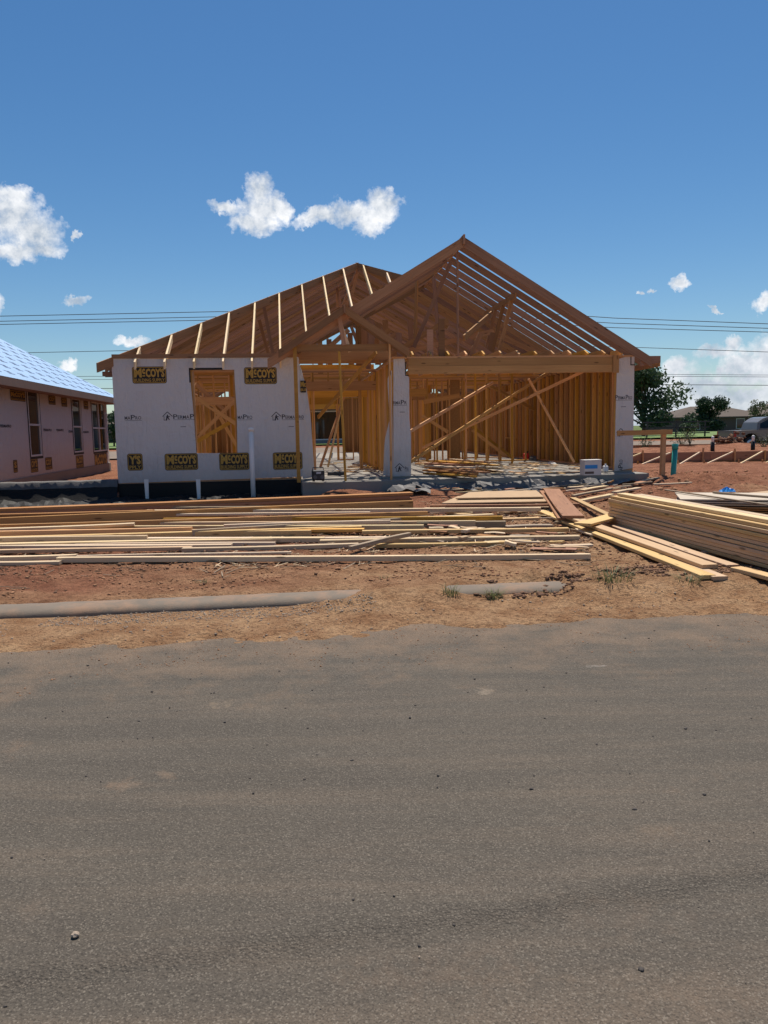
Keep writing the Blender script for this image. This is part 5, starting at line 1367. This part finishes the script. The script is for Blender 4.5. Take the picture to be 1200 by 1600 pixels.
# ------------------------------------------------------------------ soil clods, gravel, pebbles
ico = bmesh.new(); bmesh.ops.create_icosphere(ico, subdivisions=1, radius=1); IV = np.array([v.co[:] for v in ico.verts]); ico.verts.ensure_lookup_table(); IF = np.array([[v.index for v in f.verts] for f in ico.faces]); ico.free()
nprng = np.random.default_rng(5)
def lumps(name, pts, rad, mat, kind='stuff', flat=.65, smooth=False):
    n = len(pts); V = np.repeat(IV[None], n, 0) * (1 + nprng.uniform(-.50, .30, (n, 12, 1)))
    V *= rad[:, None, None] * nprng.uniform(.6, 1.3, (n, 1, 3)); V[:, :, 2] *= flat
    V += pts[:, None, :]; Fc = IF[None] + (np.arange(n) * 12)[:, None, None]
    me_ = bpy.data.meshes.new(name); me_.vertices.add(n * 12); me_.vertices.foreach_set('co', V.ravel())
    fl = Fc.reshape(-1); me_.loops.add(len(fl)); me_.loops.foreach_set('vertex_index', fl)
    me_.polygons.add(len(fl) // 3); me_.polygons.foreach_set('loop_start', np.arange(0, len(fl), 3)); me_.polygons.foreach_set('loop_total', np.full(len(fl) // 3, 3))
    me_.materials.append(mat); me_.update(calc_edges=True)
    return tag(link(bpy.data.objects.new(name, me_)), kind=kind)
def scatter(n, x0, x1, s0, s1, r0, r1, bias=2.5, keep=None):
    t = nprng.uniform(x0, x1, n); s = nprng.uniform(s0, s1, n)
    if keep is not None:
        k = keep(t, s); t = t[k]; s = s[k]
    x = t * math.cos(RA) - s * math.sin(RA); y = t * math.sin(RA) + s * math.cos(RA)
    r_ = r0 + (r1 - r0) * nprng.random(len(t)) ** bias
    return np.stack([x, y, ground_z(x, y) + r_ * .25], 1), r_
def patchy(th, sc=.7, seed=21):
    return lambda t, s: fbm(t, s, sc, 3, seed) > th
for (args, m_, nm) in (((34000, -7, 7, 7.05, 14.5, .004, .022, 3.2, patchy(-.06)), M['clod'], 'soil_clods'),
                       ((5000, -9, 9, 7.2, 15.5, .005, .028, 3.5, patchy(.08, .9, 33)), M['clod_dark'], 'damp_soil_clods'),
                       ((5200, 1.7, 5.6, 6.72, 7.28, .004, .026, 2.6, patchy(-.05, .3, 41)), M['clod_dark'], 'ridge_clods'),
                       ((300, 1.5, 2.4, 6.5, 6.8, .005, .030, 2.5, patchy(-.2)), M['clod_dark'], 'kerb_clods'),
                       ((2500, 5.0, 12, 13.0, 22.0, .008, .06, 3.5, patchy(.0)), M['clod'], 'heap_clods'),
                       ((1600, -6, 9, 5.7, 6.5, .003, .012, 2.0, patchy(-.02)), M['stone'], 'verge_gravel'),
                       ((5000, -6, .6, 6.25, 6.62, .003, .011, 2.5, patchy(-.05, .5)), M['stone'], 'kerb_gravel')):
    p, r_ = scatter(*args); lumps(nm, p, r_, m_)
p, r_ = scatter(900, -5, 5, .5, 5.6, .0025, .010, 4.0); p[:, 2] = r_ * .3; lumps('road_grit', p, r_, M['stone_dark'])
p, r_ = scatter(260, -5, 5, .5, 5.6, .002, .006, 3.0); p[:, 2] = r_ * .3; lumps('pale_road_grit', p, r_, M['stone'])
p, r_ = scatter(7000, -5.5, 6, 4.6, 6.15, .0015, .008, 3.0, lambda t, s: (fbm(t, s, .5, 3, 77) + (s - 5.6) * .35) > -.05); p[:, 2] = np.maximum(p[:, 2], r_ * .3); lumps('edge_grit', p, r_, M['clod'])
q0 = on_z(118, 1464, 0)
for (px, py, rr, lab, mt) in ((118, 1464, .0135, 'pale pebble alone on the near left asphalt', 'stone'), (497, 1208 - 0, .006, '', '')):
    if not lab: continue
    bm2 = bmesh.new(); bmesh.ops.create_icosphere(bm2, subdivisions=2, radius=rr)
    for v in bm2.verts: v.co *= random.uniform(.85, 1.1); v.co.z *= .7
    me_ = bpy.data.meshes.new('pebble'); bm2.to_mesh(me_); bm2.free(); me_.materials.append(M['stone']); o = link(bpy.data.objects.new('pebble', me_)); p = on_z(px, py, 0); o.location = (p.x, p.y, rr * .6); tag(o, lab, 'pebble')

# straw-like splinters around the lumber
def splinters(name, n, t0, t1, s0, s1, mat, keep=None, l0=.04, l1=.22):
    p, _ = scatter(n, t0, t1, s0, s1, .01, .02, 1, keep); mb = MB()
    for q_ in p:
        an = random.gauss(0, .9); L = random.uniform(l0, l1) / 2; w_ = random.uniform(.002, .008); c_, s_ = math.cos(an), math.sin(an)
        z = q_[2] + .012; dz = random.uniform(-.01, .02)
        a = Vector((q_[0] - c_ * L, q_[1] - s_ * L, z - dz)); b_ = Vector((q_[0] + c_ * L, q_[1] + s_ * L, z + dz)); n_ = Vector((-s_, c_, 0)) * w_
        mb.add([a - n_, b_ - n_, b_ + n_, a + n_, a + Vector((0, 0, -.006)), b_ + Vector((0, 0, -.006))], [(0, 1, 2, 3), (0, 4, 5, 1), (3, 2, 5, 4)])
    return tag(mb.build(name, mat), kind='stuff')
splinters('wood_splinters', 1500, -1, 4.5, 8.2, 14.5, M['lumber_pale'], patchy(.0))
p, r_ = scatter(9000, -7.5, 4.2, 8.3, 13.5, .006, .030, 2.2, patchy(-.12, .5, 55)); lumps('dark_litter', p, r_, M['clod_dark'])  # dark lumps for litter and for the shadow between the boards
splinters('dark_twigs', 900, -7, 4.5, 7.6, 13, M['lumber_grey'], patchy(.03), .05, .3)

# ------------------------------------------------------------------ grass tufts, weeds
def tuft(px, py, hgt, n, label, seed, spread=.16, z=None, Yp=None, mat='grass', name='grass_tuft', cat='grass'):
    r_ = random.Random(seed)
    p = on_z(px, py, .13) if Yp is None else hit(px, py, (0, Yp, 0), Vector((0, 1, 0)))
    zz = gz1(p.x, p.y) - .005; mb = MB()
    for i in range(n):
        a = r_.uniform(0, 6.283); d = spread * r_.random() ** .7 * .5; bx, by = math.cos(a) * d, math.sin(a) * d
        L = hgt * r_.uniform(.4, 1.2); lean = r_.uniform(.4, 1.5); w_ = .0035 + hgt * .008; pa = a + r_.uniform(-.6, .6)
        pts = []
        for k in range(4):
            t = k / 3; rr = L * lean * t * t * .8; pts.append(Vector((bx + math.cos(pa) * rr, by + math.sin(pa) * rr, L * (t - .35 * lean * t * t))))
        s_ = Vector((-math.sin(pa), math.cos(pa), 0))
        vs = []
        for k, q_ in enumerate(pts): ww = w_ * (1 - k / 3.3); vs += [q_ - s_ * ww, q_ + s_ * ww]
        mb.add(vs, [(0, 1, 3, 2), (2, 3, 5, 4), (4, 5, 7, 6)])
    o = mb.build(name, M[mat]); o.location = (p.x, p.y, zz); return tag(o, label, cat)
tuft(704, 924, .11, 60, 'small grass tuft behind the left end of the short kerb piece', 1)
tuft(771, 921, .13, 70, 'grass tuft behind the middle of the short kerb piece', 2)
tuft(955, 908, .15, 110, 'large spreading grass tuft on the dirt between kerb and yellow boards', 3, .38)
tuft(1075, 908, .12, 60, 'grass tuft at the ends of the yellow boards', 4, .22)
tuft(845, 908, .06, 60, 'low patch of weeds on the dirt left of the large tuft', 5, .4)['kind'] = 'stuff'
tuft(1153, 872, .22, 14, 'few tall grass stalks against the tall stack', 6, .1)
tuft(318, 905, .05, 22, 'tiny dark weed on the left dirt', 7, .12)
tuft(600, 905, .05, 18, 'tiny weed in the middle of the dirt verge', 9, .12)
def weed(px, py, Yp, hgt, label, seed, wd=.5):
    r_ = random.Random(seed); p = hit(px, py, (0, Yp, 0), Vector((0, 1, 0))); e = empty('weed_plant', (p.x, Yp, gz1(p.x, Yp))); tag(e, label, 'plant')
    sm = MB(); lm = MB()
    for i in range(9):
        a = r_.uniform(0, 6.28); tip = Vector((math.cos(a) * wd * r_.uniform(.2, .9), math.sin(a) * wd * .6, hgt * r_.uniform(.6, 1.05)))
        v, f = tube_v([(0, 0, 0), tip * .5 + Vector((0, 0, .05)), tip], [.012, .009, .004], 4); sm.add(v, f)
        for k in range(26):
            q_ = tip * r_.uniform(.3, 1.0) + Vector((r_.gauss(0, .06), r_.gauss(0, .06), r_.gauss(0, .05))); s_ = r_.uniform(.02, .05); b1 = Vector((r_.gauss(0, 1), r_.gauss(0, 1), r_.gauss(0, .6))).normalized() * s_; b2_ = b1.cross(Vector((r_.gauss(0, 1), r_.gauss(0, 1), 1))).normalized() * s_ * .6
            lm.add([q_ - b1, q_ - b2_, q_ + b1, q_ + b2_], [(0, 1, 2, 3)])
    sm.build('stem', M['leaf_olive'], e); lm.build('foliage', M['leaf_olive'], e)
weed(1066, 700, 40, 1.0, 'pale green bushy weed behind the batter board', 1, .9); weed(1008, 700, 39, .8, 'thin weed by the right wrapped pier', 2, .5)
weed(1195, 700, 37, .9, 'weed growing before the truck wheel', 3, .7); weed(1078, 700, 39, .9, 'taller weed right of the bushy one', 4, .7)

# ------------------------------------------------------------------ trees
def tree(X_, Y_, hgt, rx, name, label, mat='leaf_mid', seed=1, n=5200, z0=None, leaf=.16, low=.12, blobs=11, ry=None, group=None, sparse=1.0):
    r_ = np.random.default_rng(seed); pr = random.Random(seed); zg = gz1(X_, Y_) if z0 is None else z0
    e = empty(name, (X_, Y_, zg)); tag(e, label, 'tree', group)
    ry = ry or rx
    tm = MB(); th = hgt * (low + .18)
    v, f = tube_v([(0, 0, -.2), (.03 * hgt * .2, 0, th * .6), (.02, .02, th * 1.6)], [hgt * .035, hgt * .027, hgt * .018], 8); tm.add(v, f)
    C = []; 
    for i in range(blobs):
        a = 6.283 * i / blobs + pr.uniform(-.4, .4); q_ = pr.uniform(.15, .75); zz = hgt * pr.uniform(low + .2, .86); taper = math.sqrt(max(.05, 1 - ((zz / hgt - .48) / .55) ** 2))
        c = (math.cos(a) * rx * q_ * taper, math.sin(a) * ry * q_ * taper, zz); C.append((c, hgt * pr.uniform(.12, .21)))
        v, f = tube_v([(0.02, 0, th * pr.uniform(.6, 1.2)), (c[0] * .5, c[1] * .5, (th + zz) * .5), c], [hgt * .014, hgt * .009, hgt * .003], 5); tm.add(v, f)
    tm.build('trunk', M['bark'], e)
    cen = np.array([c for c, _ in C]); rad = np.array([b for _, b in C]); k = r_.integers(0, len(C), n)
    d = r_.normal(size=(n, 3)); d /= np.linalg.norm(d, axis=1)[:, None]; rr = rad[k] * r_.random(n) ** .4 * r_.uniform(.75, 1.22, n)
    P_ = cen[k] + d * rr[:, None] * np.array([1.15, 1.15, .85])
    keep = fbm(P_[:, 0] + P_[:, 1] * .7, P_[:, 2] + P_[:, 1] * .3, hgt * .09, 3, seed) > -.12 * sparse; P_ = P_[keep]; n = len(P_)
    a = r_.normal(size=(n, 3)); a /= np.linalg.norm(a, axis=1)[:, None]; b_ = np.cross(a, r_.normal(size=(n, 3))); b_ /= np.linalg.norm(b_, axis=1)[:, None]
    s_ = leaf * r_.uniform(.5, 1.3, n)[:, None]; a *= s_; b_ *= s_ * .55
    V = np.stack([P_ - a, P_ - b_, P_ + a, P_ + b_], 1).reshape(-1, 3)
    me_ = bpy.data.meshes.new('crown'); me_.vertices.add(len(V)); me_.vertices.foreach_set('co', V.ravel()); idx = np.arange(len(V))
    me_.loops.add(len(V)); me_.loops.foreach_set('vertex_index', idx); me_.polygons.add(n); me_.polygons.foreach_set('loop_start', np.arange(0, len(V), 4)); me_.polygons.foreach_set('loop_total', np.full(n, 4))
    me_.materials.append(M[mat]); me_.update(calc_edges=True); link(bpy.data.objects.new('crown', me_), e)
    return e
tree(20.3, 60, 6.0, 2.9, 'broadleaf_tree', 'large leafy tree rising beside the right wrapped pier', 'leaf_mid', 3, 9000, leaf=.15, low=.02, blobs=18)
tree(38.0, 90, 4.3, 2.9, 'round_tree', 'dense round dark tree before the brown-roofed houses', 'leaf_dark', 5, 8000, leaf=.15, low=.0, blobs=16)
tree(41.0, 84, 3.6, 1.5, 'thin_tree', 'thin olive tree right of the dense round one', 'leaf_olive', 8, 2200, leaf=.13, low=.15, sparse=.3)
tree(22.5, 57, 1.6, 1.1, 'young_tree', 'small shrub-like tree before the large leafy one', 'leaf_mid', 9, 1500, leaf=.08, low=.1, blobs=6)
tree(-20.2, 58, 2.6, 1.2, 'shrub_tree', 'dark shrub seen in the gap between the houses', 'leaf_dark', 11, 2500, leaf=.12, low=.0, blobs=8)
tree(-19.5, 50, 1.3, 1.0, 'yellow_shrub', 'yellow-green shrub seen low in the gap between the houses', 'leaf_olive', 12, 2000, leaf=.08, low=.0, blobs=8)
for i, (xx, yy, hh_, rr) in enumerate(((-9.5, 62, 4.8, 2.4), (-3.0, 70, 5.2, 2.8), (4.0, 66, 4.6, 2.4), (9.0, 60, 5.4, 2.8), (14.0, 64, 5.0, 2.6), (-24, 85, 4.5, 3))):
    tree(xx, yy, hh_, rr, 'broadleaf_tree', ['tree behind the bedroom part of the frame', 'tree seen through the porch doorway', 'tree behind the left garage wall studs', 'tree behind the middle of the garage studs', 'tree behind the right garage wall', 'distant tree in the gap at left'][i], 'leaf_dark', 20 + i, 3000, leaf=.2, low=.02, blobs=12)

# ------------------------------------------------------------------ far street, lawn, houses, fence
def strip(name, x0, x1, y0, y1, dz, mat, nx_=30, ny_=10):
    vs = []; fs = []
    for j in range(ny_ + 1):
        for i in range(nx_ + 1):
            x = x0 + (x1 - x0) * i / nx_; y = y0 + (y1 - y0) * j / ny_; vs.append((x, y, gz1(x, y) + dz))
    for j in range(ny_):
        for i in range(nx_):
            k = j * (nx_ + 1) + i; fs.append((k, k + 1, k + nx_ + 2, k + nx_ + 1))
    return tag(mesh(name, vs, fs, mat, None, True), kind='structure')
M['lawn'] = plain('lawn_grass', (0.13, 0.19, 0.055), 0.9, 0.3, .35, 0.3)
strip('far_street', -60, 90, 41.5, 46.5, .07, M['kerb'], 60, 8)
strip('lawn', -80, 120, 49.5, 100, .10, M['lawn'], 60, 26)
def far_house(x, y, w_, d, hw, hr, rz, name, label, wallm, roofm, chimney=None, win=()):
    e = empty(name, (x, y, gz1(x, y) - .1), R(rz)); tag(e, label, 'house')
    wall_ = box('wall', -w_ / 2, -d / 2, 0, w_ / 2, d / 2, hw, wallm, e)
    o_ = .5; hx = w_ / 2 + o_; hy = d / 2 + o_; r0 = max(.5, hx - hy)
    rf = mesh('roof', [(-hx, -hy, hw), (hx, -hy, hw), (hx, hy, hw), (-hx, hy, hw), (-r0, 0, hr), (r0, 0, hr), (-hx, -hy, hw - .18), (hx, -hy, hw - .18), (hx, hy, hw - .18), (-hx, hy, hw - .18)],
              [(0, 1, 5, 4), (1, 2, 5), (2, 3, 4, 5), (3, 0, 4), (6, 7, 1, 0), (7, 8, 2, 1), (8, 9, 3, 2), (9, 6, 0, 3), (9, 8, 7, 6)], roofm, e)
    if chimney is not None:
        c_ = box('chimney', chimney - .6, -.5, hr - 1.6, chimney + .6, .5, hr + .75, M['brick'], rf); c_.location = (chimney, 0, hr - 1.6)
        box('chimney_cap', chimney - .7, -.6, hr + .76, chimney + .7, .6, hr + .9, M['brick'], rf)
    for (wx, wz, ww, wh) in win:
        f = box('window', wx - ww / 2 - .08, -d / 2 - .03, wz - .08, wx + ww / 2 + .08, -d / 2 - .001, wz + wh + .08, M['white_vinyl'], e)
        box('pane', -ww / 2, -.025, .08, ww / 2, -.018, .08 + wh, M['glass'], f)
    return e
far_house(51.0, 122, 15, 10, 2.6, 4.3, 4, 'brick_house', 'dark brick house with brown roof, left of two at right', M['brick'], M['shingle'], None, ((-4, .8, 1.2, 1.4), (3, .8, 1.2, 1.4)))
far_house(66.0, 122, 17, 12, 2.7, 5.3, -4, 'brick_house', 'dark brick house with chimney above the grey truck', M['brick'], M['shingle'], -2.6, ((-5.5, .8, 1.2, 1.4), (0, .8, 1.6, 1.4)))
M['greysiding'] = plain('grey_siding', (.22, .22, .23), .8, .08, 2)
far_house(-5.5, 56, 13, 8, 2.6, 4.0, 6, 'grey_house', 'grey house with dark windows seen through the porch doorway', M['greysiding'], M['shingle'], None, ((-3.5, .5, 1.6, 1.6), (1.2, .5, 2.4, 1.8), (4, .5, 1.0, 1.6)))
far_house(9.0, 72, 14, 8, 2.6, 4.3, -3, 'dark_house', 'dark house glimpsed between the studs of the garage', M['brick'], M['shingle'], None, ((-3, .8, 1.4, 1.4), (3, .8, 1.4, 1.4)))
far_house(-36.0, 110, 18, 9, 2.6, 4.6, 3, 'brick_house', 'far dark brick house in the gap at left', M['brick'], M['shingle'], None, ((4, .8, 1.4, 1.4),))
e = empty('rail_fence', (17.3, 50.5, gz1(17.3, 50.5))); tag(e, 'dark rail fence at the edge of the lawn behind the right pier', 'fence')
for i in range(3): beam('fence_post', (i * 1.9, 0, -.1), (i * 1.9, 0, 1.15), .08, .08, M['metal'], e)
for z_ in (.35, .72, 1.08): beam('fence_rail', (-.3, -.05, z_), (4.1, -.05, z_), .03, .07, M['metal'], e)

# utility poles and wires
def pole(px, Yp, hgt, label):
    p = hit(px, 600, (0, Yp, 0), Vector((0, 1, 0))); e = empty('utility_pole', (p.x, Yp, gz1(p.x, Yp))); tag(e, label, 'utility pole')
    tube('pole_shaft', [(0, 0, -.3), (0, 0, hgt)], [.14, .09], M['bark'], e, 8); beam('crossarm', (0, -.8, hgt - .5), (0, .8, hgt - .5), .1, .1, M['bark'], e); return p.x
PX = pole(800, 55, 10.6, 'wooden utility pole standing behind the garage roof')
pole(-1150, 55, 10.6, 'wooden utility pole far off to the left'); pole(2300, 48, 9.4, 'wooden utility pole far off to the right')
WG = 'overhead wires crossing behind the frame'
def wire(pts, Yp, label, r_=.013, sag=0.0):
    P_ = [hit(x, y, (0, Yp + dy, 0), Vector((0, 1, 0))) for (x, y, dy) in pts]; out = []
    for i in range(len(P_) - 1):
        for k in range(9):
            t = k / 9; q_ = P_[i].lerp(P_[i + 1], t); out.append(q_)
    out.append(P_[-1])
    return tag(tube('power_line', [tuple(q_) for q_ in out], r_, M['wire'], None, 5), label, 'power line', WG)
for k, (a, b_, c_, d_, lb) in enumerate(((494, 487, 492, 506, 'highest of three close wires'), (502, 495, 500, 513, 'middle of three close wires'), (507, 500, 507, 519, 'lowest of three close wires'))):
    wire([(-1150, a + 14, 0), (0, a, 0), (340, b_, 0), (800, c_ - 6 if k == 0 else c_ - 4, 0), (960, c_ + 5, -.6), (1200, d_, -1.5), (2300, d_ + 40, -6)], 55 + k * .5, lb + ' behind the frame', .024)
wire([(-1150, 556, 0), (0, 552, 0), (190, 548, 0), (800, 538, 0), (1000, 543, -.6), (1200, 550, -1.5), (2300, 590, -6)], 55, 'single lower wire just under the close three', .020)
for (a, c_, lb) in ((588, 585, 'upper of two thin far wires'), (593, 588, 'lower of two thin far wires'), (607, 601, 'thick far cable, lowest of all')):
    wire([(-900, a + 20, 0), (140, a, 0), (190, a, 0), (1040, c_, 0), (1200, c_ + 1, 0), (2100, c_ + 6, 0)], 130, lb, .05 if 'thick' in lb else .035)

# ------------------------------------------------------------------ pickup truck
def truck():
    p = hit(1147, 690, (0, 44, 0), Vector((0, 1, 0)))
    e = empty('pickup_truck', (p.x, 44, -.0), R(4)); tag(e, 'grey pickup truck parked at the right edge with its tailgate to the left', 'pickup truck')
    def prism(name, prof, y0, y1, mat, parent, inset=0.0, bev=.03):
        n = len(prof); vs = [(x, y0 + (inset if z > 1.25 else 0), z) for x, z in prof] + [(x, y1 - (inset if z > 1.25 else 0), z) for x, z in prof]
        fs = [tuple(range(n)), tuple(range(2 * n - 1, n - 1, -1))] + [(i, i + n, (i + 1) % n + n, (i + 1) % n) for i in range(n)]
        o = mesh(name, vs, fs, mat, parent); bm_ = bmesh.new(); bm_.from_mesh(o.data); bmesh.ops.recalc_face_normals(bm_, faces=list(bm_.faces))
        if bev: bmesh.ops.bevel(bm_, geom=list(bm_.edges), offset=bev, segments=2, affect='EDGES')
        bm_.to_mesh(o.data); bm_.free(); return o
    def arch(cx, r_=.47, n=8): return [(cx - r_ * math.cos(math.pi * k / n), .52 + r_ * math.sin(math.pi * k / n) * .95) for k in range(n + 1)]
    body = [(0.05, .58), (.08, 1.12), (1.38, 1.14), (1.42, 1.16), (3.6, 1.16), (4.9, 1.10), (5.15, .95), (5.2, .55)] + [(x, z) for x, z in reversed(arch(4.2))] + [(x, z) for x, z in reversed(arch(1.0))]
    prism('body', body, 0, 1.95, M['paint'], e, bev=.015)
    cab = [(1.39, 1.15), (1.48, 1.58), (1.85, 1.82), (2.1, 1.88), (2.95, 1.90), (3.70, 1.17)]
    c_ = prism('cab', cab, .06, 1.89, M['paint'], e, .12, .03)
    for (nm, pts) in (('side_window', [(1.56, 1.24), (1.62, 1.55), (1.92, 1.74), (2.28, 1.80), (2.28, 1.24)]), ('side_window', [(2.38, 1.24), (2.38, 1.80), (2.92, 1.81), (3.42, 1.26)])):
        n = len(pts); mesh(nm, [(x, .06 + .12 * (z > 1.25) * 1.0 - .012 - (.0 if z > 1.25 else .0), z) for x, z in pts], [tuple(range(n))], M['glass'], e)
    for cx in (1.0, 4.2):
        for yy, s_ in ((.02, 1), (1.72, -1)):
            seg = 24; vs = []; fs = []
            w_ = tube('wheel', [(cx, yy + .02, .38), (cx, yy + .03, .38), (cx, yy + .20, .38), (cx, yy + .21, .38)], [.33, .38, .38, .33], M['tyre'], e, 24)
            tube('rim', [(cx, yy + .005, .38), (cx, yy + .012, .38), (cx, yy + .018, .38)], [.08, .22, .24], M['chrome'], w_, 16)
    mesh('tailgate', boxv(-.0, .1, .60, .05, 1.85, 1.13), BF, M['paint'], e)
    mesh('tail_light', boxv(.0, -.01, .78, .12, .06, 1.08), BF, M['taillight'], e); mesh('tail_light', boxv(.0, 1.89, .78, .12, 1.96, 1.08), BF, M['taillight'], e)
    mesh('rear_bumper', boxv(-.14, .05, .46, .03, 1.9, .60), BF, M['chrome'], e)
    mesh('door_handle', boxv(2.40, -.02, 1.02, 2.56, -.001, 1.06), BF, M['metal'], e)
truck()
# junk heap by the tailgate
hx = hit(1136, 690, (0, 41, 0), Vector((0, 1, 0)))
nprng = np.random.default_rng(9)
pts = np.stack([hx.x + nprng.normal(0, .38, 260), 40.5 + nprng.normal(0, .3, 260), np.abs(nprng.normal(.40, .25, 260))], 1); rr_ = nprng.uniform(.04, .16, 260)
lumps('rubble_heap', pts, rr_, M['clod_dark'])
